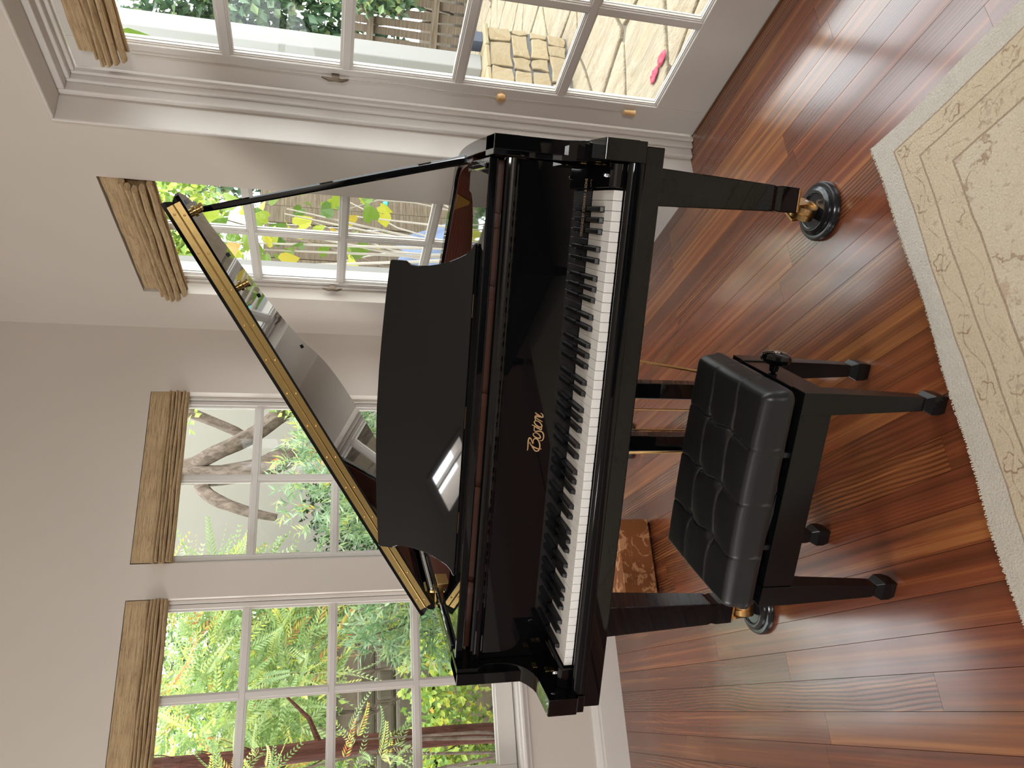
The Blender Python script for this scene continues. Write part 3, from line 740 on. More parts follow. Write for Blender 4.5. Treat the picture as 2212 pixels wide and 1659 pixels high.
STR = [
  [(-.0629, .1121), (-.0602, .1107), (-.0483, .1107), (-.0376, .1111), (-.03, .1096), (-.029, .1071), (-.0321, .1036), (-.0397, .1003), (-.0445, .0983)],
  [(-.0397, .1077), (-.0451, .1046), (-.0515, .0987), (-.0569, .0875), (-.059, .0788), (-.0588, .0729)],
  [(-.0445, .0967), (-.0386, .0977), (-.0332, .0966), (-.0305, .0931), (-.0315, .0877), (-.0363, .083), (-.046, .0789), (-.0547, .0781), (-.0623, .0801), (-.065, .0847), (-.0639, .0901), (-.0569, .0961), (-.0483, .1022), (-.0408, .1066)],
  [(-.016, .0965), (-.0171, .0991), (-.0214, .0982), (-.0267, .0924), (-.0293, .0847), (-.0288, .0794), (-.025, .0792), (-.0191, .0834), (-.0149, .0902), (-.0149, .0961)],
  [(-.0032, .0987), (-.0085, .0972), (-.0106, .0927), (-.01, .0843), (-.0116, .0766), (-.0169, .0719), (-.0255, .07), (-.033, .0715), (-.0363, .0755), (-.0347, .0794)],
  [(.0074, .1049), (.0043, .0983), (-.001, .0893), (-.0057, .0793), (-.003, .0776), (.0007, .0788)],
  [(-.0096, .0971), (-.0021, .0977), (.0053, .0976)],
  [(.0182, .0942), (.017, .0984), (.0128, .0985), (.0065, .0932), (.0017, .0853), (.0013, .0789), (.005, .0776), (.0119, .082), (.0172, .0888), (.0176, .0952)],
  [(.0176, .0952), (.0234, .097), (.0287, .0984), (.0235, .0915), (.0157, .077)],
  [(.0193, .0848), (.0256, .0938), (.0298, .0976), (.0314, .0954), (.0291, .0878), (.0269, .078)],
  [(.0289, .0846), (.0341, .0925), (.0404, .0985), (.0372, .0949), (.031, .0848), (.0279, .0781), (.0311, .0768), (.0354, .0788), (.0395, .084)],
]
lt = MB()
for i, sck in enumerate(STR):
    wid = .00125 if i not in (6, ) else .0008
    ribbon(lt, sck, lambda t, w=wid: w*(.55+.75*math.sin(PI*min(1, max(0, t*.96+.02)))))
lt.build('maker_lettering', MAT['gold'], fall)
cu = bpy.data.curves.new('maker_line', 'FONT'); cu.body = 'DESIGNED BY STEINWAY & SONS'; cu.size = .0088; cu.extrude = .0001; cu.align_x = 'LEFT'; cu.space_character = 1.05
to = bpy.data.objects.new('maker_line', cu); COL.objects.link(to)
bpy.context.view_layer.update()
dg = bpy.context.evaluated_depsgraph_get(); me_t = bpy.data.meshes.new_from_object(to.evaluated_get(dg)); bpy.data.objects.remove(to)
wtx = max(v.co.x for v in me_t.vertices); sc_t = .139/wtx
for v in me_t.vertices:
    q = f0+ft*(.0180+v.co.y*1.0)+fn_*(.0003+v.co.z); v.co = (.4985+v.co.x*sc_t, q.y, q.z)
me_t.materials.clear(); me_t.materials.append(MAT['golddim'])
mo = bpy.data.objects.new('maker_line', me_t); COL.objects.link(mo); mo.parent = fall
# --- name-board rail, music shelf, desk
MB().box(-.668, .666, .205, .225, .86, .986).build('name_board', MAT['mahodark'], PIANO)
for xq in (-.48, -.20, .06, .34, .52):
    MB().lathe([(.001, 0), (.018, .001), (.020, .006), (.012, .012), (.001, .013)], 14, (xq, .193, .980), 'y').build('rail_button', MAT['mahodark'], PIANO, smooth=True)
sh = [(-.6705, .150), (.6685, .150), (.6685, .405), (.590, .405), (.583, .372), (.560, .345), (.520, .325), (.468, .316), (-.470, .316), (-.522, .325), (-.562, .345), (-.585, .372), (-.592, .405), (-.6705, .405)]
MB().prism(sh, .991, 1.0135, lambda p, q, t: (p, q, t)).build('music_shelf', BL, PIANO, bevel=.004, seg=3)
MB().prism([(-.462, .200), (.460, .200), (.460, .215), (-.462, .215)], 1.0137, 1.0175, lambda p, q, t: (p, q, t)).build('desk_ledge', BL, PIANO)
p0 = Vector((0, .227, 1.0165)); tk = Vector((0, .082, .213)).normalized(); nk = Vector((1, 0, 0)).cross(tk)
if nk.y > 0: nk = -nk
half = [(.460, 0), (.4585, .006), (.4440, .0125), (.431, .025), (.4209, .042), (.4087, .067), (.3996, .093), (.3935, .119), (.3905, .146), (.3924, .168), (.3965, .1765), (.4005, .181), (.4005, .220), (.396, .2235), (.304, .2315), (.205, .2375), (.105, .2420), (0, .2438)]
deskp = half + [(-x, y) for x, y in reversed(half[:-1])]
MB().prism(deskp, -.012, 0, lambda p, q, t: tuple(p0+Vector((p, 0, 0))+tk*q+nk*t)).build('music_desk', BL, PIANO, bevel=.0035, seg=3)
for xq in (-.30, 0, .30):
    MB().box(xq-.03, xq+.03, .2285, .2385, 1.0136, 1.0200).build('desk_hinge', MAT['brassdark'], PIANO)
MB().prism([(.24, 1.0136), (.31, 1.0136), (.305, 1.018), (.290, 1.13), (.282, 1.13)], -.012, .012, lambda p, q, t: (t, p+.012, q)).build('desk_strut', BL, PIANO)
# --- lid: hinged on the long straight side, front flap folded back on top
LA = math.radians(31.15); lu = Vector((math.cos(LA), 0, math.sin(LA))); lw_ = Vector((-math.sin(LA), 0, math.cos(LA))); LO = Vector((-.726, 0, 1.0402))
def lpt(u, v, w): return tuple(LO+lu*u+Vector((0, v, 0))+lw_*w)
big = offset(OUT, -.011)
lidp = [(p.x+.726, p.y) for p in big if p.y > .512 and p.x > -.68]
lidp = [(1.4395, .500)] + lidp + [(0.002, 1.42), (0.0, 1.30), (0.0, .500)]
def bev_slab(poly, w0, w1, ch):
    cx = sum(p[0] for p in poly)/len(poly); cyy = sum(p[1] for p in poly)/len(poly)
    n = len(poly); V2 = [Vector(p) for p in poly]
    inn = []
    for i in range(n):
        a = (V2[i]-V2[i-1]).normalized(); b = (V2[(i+1) % n]-V2[i]).normalized(); t = (a+b).normalized()
        inn.append(V2[i]+Vector((-t.y, t.x))*ch)
    mb = MB()
    mb.loft([[lpt(p.x, p.y, w0) for p in V2], [lpt(p.x, p.y, w0+(w1-w0)*.45) for p in V2], [lpt(p.x, p.y, w1) for p in inn]])
    return mb
LID = bev_slab(lidp, -.0245, -.001, .010).build('lid', BL, PIANO)
flp = [(0, .500), (1.4395, .500), (1.4395, .884), (.0, .884)]
FLAP = bev_slab(flp, .028, .001, .010).build('front_lid_flap', BL, PIANO)
for (w0, w1) in ((-.0185, -.0008), (.0008, .0185)):
    b = MB(); b.loft([[lpt(u, .4972, w0), lpt(u, .4972, w1), lpt(u, .4999, w1), lpt(u, .4999, w0)] for u in (.022, 1.424)])
    b.build('piano_hinge', MAT['brass'], LID)
MB().tube([lpt(.022, .4968, 0), lpt(1.424, .4968, 0)], .0022, 8).build('hinge_pin', MAT['brass'], LID, smooth=True)
scr = None
for k in range(13):
    for s in (-1, 1):
        u = .05+k*.1115+(.012 if s > 0 else 0)
        if scr is None:
            m_ = MB(); m_.lathe([(.0005, -.0014), (.0024, -.001), (.0034, 0)], 8, (0, 0, 0), 'y'); scr = m_.build('screw', MAT['brassdark'], LID)
            o = scr
        else: o = copy_obj(scr, LID)
        q = lpt(u, .4969, s*.0105); o.location = q
# brass cups for the stick, rubber stops under the lid
for (u, v) in ((1.392, .60), (1.160, .60)):
    c = MB(); c.lathe([(.016, 0), (.016, -.004), (.0115, -.006), (.0115, -.016), (.014, -.018), (.014, -.024), (.004, -.025)], 16)
    Mx = Matrix.Translation(Vector(lpt(u, v, -.0245))) @ Matrix(((lu.x, 0, lw_.x), (0, 1, 0), (lu.z, 0, lw_.z))).to_4x4()
    c.xf(Mx).build('stick_cup', MAT['brass'], LID, smooth=True)
for (u, v) in ((1.42, .56), (1.25, .70), (1.10, .80), (.86, 1.05)):
    b = MB(); b.loft([[lpt(u-.006, v-.006, w), lpt(u+.006, v-.006, w), lpt(u+.006, v+.006, w), lpt(u-.006, v+.006, w)] for w in (-.0245, -.030)]); b.build('lid_stop', MAT['rubber'], LID)
# prop stick
A_ = Vector((.684, .513, .985)); B_ = Vector(lpt(1.388, .597, -.040))
ax = (B_-A_).normalized(); s1 = ax.cross(Vector((0, 1, 0))).normalized(); s2 = s1.cross(ax).normalized()
stk = MB(); rings = []
for t, wa, wb_ in ((0, .0135, .0145), (.06, .0135, .0145), (.10, .0125, .0125), (.9, .0095, .0095), (.985, .0085, .0085), (1, .006, .006)):
    c = A_.lerp(B_, t); ring = []
    for k in range(12):
        a = 2*PI*k/12; e = 1/(abs(math.cos(a))**4+abs(math.sin(a))**4)**.25
        ring.append(c+s1*wa*math.cos(a)*e+s2*wb_*math.sin(a)*e)
    rings.append(ring)
stk.loft(rings); PS = stk.build('prop_stick', BL, PIANO, smooth=True)
pin = MB(); pin.tube([B_-ax*.002, B_+ax*.02], .004, 10); pin.build('stick_tip', MAT['brass'], PS, smooth=True)
MB().box(.668, .6815, .470, .560, .975, 1.0145).build('stick_bracket', MAT['rubber'], PIANO)
# lid hinges on the spine side
for yq in (.555, 1.20):
    hb = MB(); hb.box(-.706, -.676, yq-.03, yq+.03, 1.0152, 1.019); hb.tube([(-.714, yq-.04, 1.0215), (-.714, yq+.04, 1.0215)], .0055, 10)
    hb.loft([[lpt(u, yq-.03, -.0245), lpt(u, yq+.03, -.0245), lpt(u, yq+.03, -.028), lpt(u, yq-.03, -.028)] for u in (.012, .055)])
    hb.build('lid_hinge', MAT['brass'], PIANO)
    hp = MB(); hp.lathe([(.001, 0), (.004, -.001), (.006, -.01), (.003, -.026), (.001, -.03)], 10, (-.66, yq-.045, 1.04)); hp.build('hinge_hook', MAT['brass'], PIANO, smooth=True)
MB().box(-.672, -.640, .520, .590, .975, 1.0145).build('hinge_block', MAT['brassdark'], PIANO, bevel=.002)
# slide rail beside the desk
MB().box(-.655, -.640, .17, .50, 1.0137, 1.024).build('slide_rail', BL, PIANO, bevel=.003)
MB().box(.640, .655, .17, .40, 1.0137, 1.020).build('slide_rail', BL, PIANO, bevel=.003)
# --- legs with casters
def sq(cx, cy_, w, z, d=None):
    d = w if d is None else d
    return [(cx-w/2, cy_-d/2, z), (cx+w/2, cy_-d/2, z), (cx+w/2, cy_+d/2, z), (cx-w/2, cy_+d/2, z)]
CUPS = []
def piano_leg(cx, cy_, ca, off=(-.022, .004)):
    mb = MB(); mb.loft([sq(cx, cy_, w, z) for w, z in ((.112, .6535), (.112, .62), (.104, .615), (.072, .190), (.066, .178), (.072, .162), (.069, .108))])
    lg = mb.build('leg', BL, PIANO, bevel=.0025)
    # caster: fork plate, two cheeks, grooved wheel, axle — wheel rests in the cup
    ox, oy = math.cos(ca), math.sin(ca); wc = Vector((cx+off[0], cy_+off[1], .0635)); side = Vector((-oy, ox, 0))
    f = MB(); f.loft([sq(cx, cy_, .064, .108), sq(cx, cy_, .064, .101)])
    for s in (-1, 1):
        c = wc+side*s*.023
        P = [(-.034, .101), (.026, .101), (.012, .054), (-.006, .052)]
        f.prism(P, -.0035, .0035, lambda p, q, t, c=c: (c.x+ox*p+side.x*t, c.y+oy*p+side.y*t, q))
    f.build('caster_fork', MAT['brassdark'], lg, bevel=.001)
    w = MB(); R_ = 18
    prof = [(.006, -.010), (.029, -.010), (.031, -.0188), (.036, -.0185), (.0365, -.002), (.0345, 0), (.0365, .002), (.036, .0185), (.031, .0188), (.029, .012), (.006, .012)]
    rings = []
    for r_, t_ in prof:
        rings.append([wc+side*t_+(Vector((ox, oy, 0))*math.cos(2*PI*k/R_)+Vector((0, 0, 1))*math.sin(2*PI*k/R_))*r_ for k in range(R_)])
    w.loft(rings); w.build('caster_wheel', MAT['brassdark'], lg, smooth=True)
    ax_ = MB(); ax_.tube([wc-side*.028, wc+side*.028], .006, 10); ax_.build('axle', MAT['chrome'], lg, smooth=True)
    CUPS.append((wc.x, wc.y))
piano_leg(.638, .285, math.radians(-120)); piano_leg(-.638, .285, math.radians(-75), (.004, -.014)); piano_leg(-.42, 1.43, math.radians(40))
MB().box(-.52, -.31, 1.30, 1.51, .654, .700).build('leg_block', BL, PIANO)
# under-beams
MB().box(-.66, .66, .46, .52, .68, .862).build('belly_rail', MAT['mahogany'], PIANO)
# --- pedal lyre
for xq in (.0685, -.092):
    MB().box(xq-.0235, xq+.0235, .300, .348, .150, .6538).build('lyre_post', BL, PIANO, bevel=.002)
MB().box(-.150, .126, .285, .360, .640, .6538).build('lyre_top', BL, PIANO, bevel=.002)
MB().box(-.150, .126, .262, .372, .085, .150).build('pedal_box', BL, PIANO, bevel=.004)
for xq in (-.075, -.012, .051):
    pd = MB(); pd.loft([[(xq-w, y, z-.006), (xq+w, y, z-.006), (xq+w*.9, y, z), (xq-w*.9, y, z)] for y, w, z in ((.28, .008, .115), (.22, .009, .110), (.17, .015, .098), (.145, .016, .092), (.13, .010, .090))]); pd.build('pedal', MAT['brass'], PIANO, smooth=True)
    MB().tube([(xq+.019, .324, .15), (xq+.019, .324, .6538)], .0026, 8).build('pedal_rod', MAT['brassdark'], PIANO, smooth=True) if xq != .051 else None
MB().tube([(.105, .345, .17), (.155, .46, .654)], .0045, 8).build('lyre_brace', MAT['brassdark'], PIANO, smooth=True)
MB().tube([(-.129, .345, .17), (-.179, .46, .654)], .0045, 8).build('lyre_brace', MAT['brassdark'], PIANO, smooth=True)
# --- caster cups: things of their own
Mp = Matrix.Translation(PIANO.location) @ Matrix.Rotation(PIANO.rotation_euler.z, 4, 'Z')
cup_lab = ['round black caster cup under the right front leg of the piano', 'round black caster cup under the left front leg of the piano', 'round black caster cup under the rear leg of the piano']
cup_prof = [(.001, 0), (.081, 0), (.0845, .004), (.0845, .012), (.080, .020), (.071, .022), (.069, .0215), (.068, .028), (.058, .0335), (.052, .034), (.049, .032), (.0475, .0275), (.030, .0272), (.001, .0270)]
for (cx, cyy), lab in zip(CUPS, cup_lab):
    w = Mp @ Vector((cx, cyy, 0)); mb = MB(); mb.lathe(cup_prof, 48)
    o = mb.build('caster_cup', MAT['rubber'], None, smooth=True); o.location = (w.x, w.y, 0); tag(o, lab, 'caster cup', 'caster cups')
#BENCH

# ================================================================== BENCH
bw = Mp @ Vector((-.0385, -.119, 0))
BEN = empty('piano_bench', (bw.x, bw.y, 0), math.radians(-36.52-4.0))
tag(BEN, 'black adjustable piano bench with tufted leather seat', 'bench')
SB = MAT['satin']
BW, BD = .529, .312
for sx_ in (-1, 1):
    for sy_ in (-1, 1):
        ox, oy = sx_*BW/2, sy_*BD/2          # outer corner; legs taper on the inner faces mostly
        rings = []
        for w, z, ins in ((.050, .378, 0), (.050, .300, 0), (.033, .066, .006), (.030, .058, .008), (.046, .040, .0), (.046, .018, .0), (.038, .0, .004)):
            cx = ox-sx_*(w/2+ins); cy_ = oy-sy_*(w/2+ins); rings.append(sq(cx, cy_, w, z))
        MB().loft(rings).build('leg', SB, BEN, bevel=.0015)
MB().box(-BW/2+.0505, BW/2-.0505, -BD/2+.003, -BD/2+.025, .298, .376).build('apron', SB, BEN, bevel=.0015)
MB().box(-BW/2+.0505, BW/2-.0505, BD/2-.025, BD/2-.003, .298, .376).build('apron', SB, BEN, bevel=.0015)
MB().box(-BW/2+.003, -BW/2+.025, -BD/2+.0505, BD/2-.0505, .298, .376).build('apron', SB, BEN, bevel=.0015)
MB().box(BW/2-.025, BW/2-.003, -BD/2+.0505, BD/2-.0505, .298, .376).build('apron', SB, BEN, bevel=.0015)
MB().box(-BW/2+.02, BW/2-.02, -BD/2+.02, BD/2-.02, .330, .340).build('mechanism_tray', MAT['rubber'], BEN)
for sy_ in (-1, 1):
    m = MB(); yy = sy_*(BD/2-.032)
    for a, b in ((-.20, .20), (.20, -.20)):
        m.tube([(a, yy, .345), (b, yy+.006*(1 if a < 0 else -1), .398)], .006, 6)
    m.build('scissor_arm', MAT['rubber'], BEN)
for sx_ in (-1, 1): MB().box(sx_*.115-.006, sx_*.115+.006, -BD/2+.012, BD/2-.012, .376, .398).build('lift_bar', MAT['rubber'], BEN)
MB().box(-BW/2+.008, BW/2-.008, -BD/2+.008, BD/2-.008, .396, .406).build('seat_board', MAT['rubber'], BEN, bevel=.002)
# tufted leather cushion
def cushion():
    nx, ny = 214, 136; W_, D_ = .533, .332; z0, zt = .404, .4735; rc = .022
    cxs = [-.1325, 0.0, .1325]; cys = [-.056, .056]
    mb = MB(); grid = []
    def se(t, r):  # edge roll: 0 at edge -> 1 inside
        return math.sqrt(max(0, 1-(1-min(1, t/r))**2))
    for j in range(ny+1):
        row = []
        for i in range(nx+1):
            x = -W_/2+W_*i/nx; y = -D_/2+D_*j/ny
            ex = W_/2-abs(x); ey = D_/2-abs(y)
            # rounded plan corners
            if ex < rc and ey < rc:
                dx, dy = rc-ex, rc-ey; L = math.hypot(dx, dy); m_ = max(dx, dy)
                if L > 1e-9:
                    k = m_/L; x = math.copysign(W_/2-rc+dx*k, x); y = math.copysign(D_/2-rc+dy*k, y)
                t = rc-m_
            else: t = min(ex, ey)
            e = se(t, .020)
            wav = .004*math.sin(y*38)+.002*math.sin(y*90+1)
            dX = min(abs(x+wav*.8-c) for c in cxs); dY = min(abs(y+.0035*math.sin(x*42)-c) for c in cys)
            dB = min(math.hypot(x-a, y-b) for a in cxs for b in cys)
            fx = math.exp(-(dB/.075)**2)
            crease = (.0026+.002*fx)*(math.exp(-(dX/.0026)**2)+math.exp(-(dY/.0026)**2))+(.0004+.0012*fx)*(math.exp(-(dX/.016)**2)+math.exp(-(dY/.016)**2))
            but = .0065*math.exp(-(dB/.013)**2)+.0022*math.exp(-(dB/.04)**2)
            crown = .005*(1-(2*x/W_)**2)+.003*(1-(2*y/D_)**2)
            z = z0+.030+(zt-z0-.030)*e+(crown-crease-but)*min(1, t/.02)
            row.append(len(mb.v)); mb.v.append((x, y, z))
        grid.append(row)
    for j in range(ny):
        for i in range(nx): mb.f.append((grid[j][i], grid[j][i+1], grid[j+1][i+1], grid[j+1][i])); mb.mi.append(0)
    # sides: border loop bulging out then tucked under
    loop = [grid[0][i] for i in range(nx)]+[grid[j][nx] for j in range(ny)]+[grid[ny][i] for i in range(nx, 0, -1)]+[grid[j][0] for j in range(ny, 0, -1)]
    prev = loop
    for (o, z) in ((.0035, z0+.022), (.0035, z0+.010), (-.001, z0+.001), (-.02, z0)):
        cur = []
        for idx in loop:
            x, y, _ = mb.v[idx]; L = math.hypot(x/W_, y/D_)
            qx = x+o*(1 if x > W_/2-rc*.9 else -1 if x < -W_/2+rc*.9 else 0); qy = y+o*(1 if y > D_/2-rc*.9 else -1 if y < -D_/2+rc*.9 else 0)
            dent = 0
            if z > z0+.005:
                for c in cxs:
                    if abs(abs(y)-D_/2) < .003: dent = max(dent, .004*math.exp(-((x-c)/.006)**2))
                for c in cys:
                    if abs(abs(x)-W_/2) < .003: dent = max(dent, .004*math.exp(-((y-c)/.006)**2))
            qy -= math.copysign(dent, y) if abs(abs(y)-D_/2) < .003 else 0; qx -= math.copysign(dent, x) if abs(abs(x)-W_/2) < .003 else 0
            cur.append(len(mb.v)); mb.v.append((qx, qy, z))
        n = len(loop)
        for i in range(n): mb.f.append((prev[i], cur[i], cur[(i+1) % n], prev[(i+1) % n])); mb.mi.append(0)
        prev = cur
    mb.f.append(tuple(prev)); mb.mi.append(0)
    o = mb.build('seat_cushion', MAT['leather'], BEN, smooth=True)
    return o
cush = cushion()
for a in (-.1325, 0, .1325):
    for b in (-.056, .056):
        pass
# side knobs
for s in (-1, 1):
    k = MB(); prof = [(.004, 0), (.010, .004), (.012, .020), (.024, .022), (.033, .028), (.036, .036), (.033, .044), (.022, .049), (.012, .050), (.010, .046), (.001, .046)]
    x0 = s*(BW/2-.003); k.lathe([(r_, s*t_) for r_, t_ in prof], 28, (x0, .012 if s > 0 else -.022, .352), 'x')
    kk = k.build('height_knob', BL, BEN, smooth=True)
    c = MB(); c.lathe([(.001, s*.052), (.007, s*.0515), (.010, s*.047), (.010, s*.046)], 18, (x0, .012 if s > 0 else -.022, .352), 'x'); c.build('knob_cap', MAT['chrome'], kk, smooth=True)

# ================================================================== FOOTSTOOL
FS = empty('footstool', (.508, 2.984, 0), 0); tag(FS, 'low brown damask covered footstool standing behind the piano', 'footstool')
b = MB(); b.box(-.159, .159, 0, .26, .012, .155); b.build('body', MAT['damask'], FS, bevel=.008, seg=3)
pp = MB(); pp.tube([(-.155, .003, .153), (.155, .003, .153)], .0022, 6); pp.build('piping', MAT['damask'], FS)
for ax_ in (-.13, .13):
    for ay in (.03, .23): MB().box(ax_-.015, ax_+.015, ay-.015, ay+.015, 0, .0125).build('foot', MAT['satin'], FS)

# ================================================================== RUG
RG = empty('area_rug', (1.246, 1.285, 0), 0); tag(RG, 'beige oriental rug with grey binding at the lower right', 'rug')
def rugmesh():
    mb = MB(); rr = random.Random(3); W_, D_ = 2.75, 3.7; n = 140; th = .011
    top = []
    # wavy edges
    def ex(y): return .004*math.sin(y*7)+.003*math.sin(y*19+1)
    def ey(x): return .006*math.sin(x*5+.5)+.003*math.sin(x*17)
    nx, ny = 60, 70
    g = []
    for j in range(ny+1):
        row = []
        for i in range(nx+1):
            u = i/nx; v = j/ny; x = -W_*u; y = -D_*v
            xx = x+ex(y)*(1-u); yy = y+ey(x)*(1-v)
            row.append(len(mb.v)); mb.v.append((xx, yy, th+.0012*math.sin(x*9+y*3)))
        g.append(row)
    for j in range(ny):
        for i in range(nx): mb.f.append((g[j][i], g[j+1][i], g[j+1][i+1], g[j][i+1])); mb.mi.append(0)
    loop = [g[0][i] for i in range(nx)]+[g[j][nx] for j in range(ny)]+[g[ny][i] for i in range(nx, 0, -1)]+[g[j][0] for j in range(ny, 0, -1)]
    base = []
    for idx in loop: x, y, _ = mb.v[idx]; base.append(len(mb.v)); mb.v.append((x, y, .0005))
    n = len(loop)
    for i in range(n): mb.f.append((loop[i], loop[(i+1) % n], base[(i+1) % n], base[i])); mb.mi.append(0)
    o = mb.build('pile', MAT['rug'], RG)
    fr = MB()
    x = .004
    while x > -W_:
        L = rr.uniform(.006, .013); y = ey(x); a = rr.uniform(-.004, .004); w = rr.uniform(.0012, .002)
        fr.tube([(x, y-.004, .009), (x+a*.4, y+L*.5, .0085), (x+a, y+L, .003)], [w, w*1.1, w*.4], 5); x -= rr.uniform(.003, .006)
    y = 0
    tag(fr.build('fringe', MAT['fringe'], RG), None, None, None, 'stuff')
rugmesh()
#GARDEN

# ================================================================== OUTSIDE
def gz(x, y):
    k = 1.0 if x < 1.4 else max(.12, 1-(x-1.4)/1.4)
    return -.28+.27*max(0, y-4.2)*k+.03*math.sin(x*3+y*2)
gm = MB(); NX, NY = 40, 36; idx = []
for j in range(NY+1):
    row = []
    for i in range(NX+1):
        x = -7+18*i/NX; y = 3.87+12*j/NY; row.append(len(gm.v)); gm.v.append((x, y, gz(x, y)-(.0 if x < 2.2 else .02)))
    idx.append(row)
for j in range(NY):
    for i in range(NX): gm.f.append((idx[j][i], idx[j][i+1], idx[j+1][i+1], idx[j+1][i])); gm.mi.append(0)
tag(gm.build('garden_ground', MAT['soil']), 'sloping garden soil outside the windows', 'ground', None, 'structure')

# flagstone patio
PT = struct('patio', 'pale flagstone patio outside the glazed door')
MB().box(2.075, 9.4, -2.6, 6.6, -.30, -.172).build('mortar_bed', MAT['sand'], PT)
rr = random.Random(21)
nxs, nys = 13, 17; gx = [[None]*(nys+1) for _ in range(nxs+1)]
for i in range(nxs+1):
    for j in range(nys+1):
        gx[i][j] = Vector((2.08+.56*i+rr.uniform(-.13, .13)*(0 if i == 0 else 1), -2.55+.53*j+rr.uniform(-.12, .12)+(.22 if i % 2 else 0)))
for i in range(nxs):
    for j in range(nys):
        q = [gx[i][j], gx[i+1][j], gx[i+1][j+1], gx[i][j+1]]; c = sum(q, Vector((0, 0)))/4
        if c.x/max(.1, c.y) > 1.9 and c.x > 4.5: continue
        poly = []
        for k in range(4):
            a, b2 = q[k], q[(k+1) % 4]
            for t in (.08, .36, .64, .92):
                p = a.lerp(b2, t); p = c+(p-c)*(1-.022/max(.1, (p-c).length))+Vector((rr.uniform(-.008, .008), rr.uniform(-.008, .008))); poly.append(p)
        inner = [c+(p-c)*.985 for p in poly]; top = -.150+rr.uniform(-.003, .003)
        mb = MB(); mb.loft([[(p.x, p.y, -.185) for p in poly], [(p.x, p.y, top-.006) for p in poly], [(p.x, p.y, top) for p in inner]]); mb.build('flagstone', MAT['flag'], PT)

# stuccoed pier on a stone base, seen through the glazed door
PR = empty('garden_pier', (3.98, 3.62, -.15), math.radians(0)); tag(PR, 'white stuccoed pier on a honey stone base outside the door', 'pier')
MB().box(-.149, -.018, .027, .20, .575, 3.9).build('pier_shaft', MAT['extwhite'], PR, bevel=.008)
MB().box(-.40, .12, -.07, .42, -.02, .545).build('stone_core', MAT['mortar'], PR)
rs = random.Random(4)
def veneer(face):
    z = .01
    L = .52 if face == 'y' else .49
    while z < .53:
        hgt = min(rs.uniform(.11, .20), .548-z)
        if .548-z-hgt < .09: hgt = .548-z
        a = 0
        while a < L-.01:
            w = min(rs.uniform(.07, .24), L-a)
            if L-a-w < .05: w = L-a
            g = .007; mb = MB(); pr = rs.uniform(.016, .03); j = lambda: rs.uniform(-.007, .011)
            P = [(a+g+j(), z+g+j()), (a+w/2, z+g+j()), (a+w-g+j(), z+g+j()), (a+w-g+j(), z+hgt/2), (a+w-g+j(), z+hgt-g+j()), (a+w/2, z+hgt-g+j()), (a+g+j(), z+hgt-g+j()), (a+g+j(), z+hgt/2)]
            if face == 'y': mb.prism(P, -.07-pr, -.069, lambda p, q, t: (p-.40, t, q))
            else: mb.prism(P, -.40-pr, -.399, lambda p, q, t: (t, .42-p, q))
            mb.build('stone', MAT['veneer'], PR, bevel=.006); a += w
        z += hgt
veneer('y'); veneer('x')
# cap stones
for i in range(3):
    MB().box(-.43+i*.19, -.43+i*.19+.184, -.10, .44, .548, .575).build('cap_stone', MAT['veneer'], PR, bevel=.006)

# paling fence far behind the patio
FE = empty('paling_fence', (7.85, 6.05, -.16), math.radians(130)); tag(FE, 'weathered paling fence overgrown with ivy beyond the patio', 'fence')
rf = random.Random(9); pale = None
for i in range(34):
    u = -1.6+i*.118
    if pale is None:
        mb = MB(); mb.loft([sq(0, 0, .085, z, .03) for z in (0, 1.35, 1.40)]); pale = mb.build('pale', MAT['board'], FE); o = pale
    else: o = copy_obj(pale, FE)
    o.location = (u, rf.uniform(-.01, .01), 0); o.rotation_euler = (0, rf.uniform(-.02, .02), rf.uniform(-.1, .1))
for zz in (.35, 1.1): MB().box(-1.7, 2.5, .03, .07, zz, zz+.08).build('rail', MAT['board'], FE)
# upright-board fence behind the side window
F2 = empty('board_fence', (3.6, 5.75, -.3), 0); tag(F2, 'tall brown upright-board fence outside the right-hand window', 'fence')
bd = None
for i in range(15):
    if bd is None:
        mb = MB(); mb.box(0, .172, 0, .025, 0, 2.25); bd = mb.build('board', MAT['board'], F2, bevel=.003); o = bd
    else: o = copy_obj(bd, F2)
    o.location = (-1.05+i*.176, rf.uniform(-.012, .012), rf.uniform(-.03, .03))
for zz in (.5, 1.75): MB().box(-1.05, 1.55, .04, .08, zz, zz+.09).build('rail', MAT['board'], F2)

# neighbouring house
HS = empty('neighbour_house', (3.9, 11.0, 0), 0); tag(HS, 'beige rendered neighbouring house behind the leaning tree', 'house')
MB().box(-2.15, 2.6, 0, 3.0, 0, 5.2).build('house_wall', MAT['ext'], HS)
MB().box(-2.17, -2.02, -.02, .0, 0, 5.2).build('corner_board', MAT['extwhite'], HS)
MB().prism([(-.5, 5.0), (3.5, 5.0), (3.5, 5.2), (1.5, 6.6), (-.5, 5.2)], -2.5, 2.9, lambda p, q, t: (t, p, q)).build('roof', MAT['board'], HS)

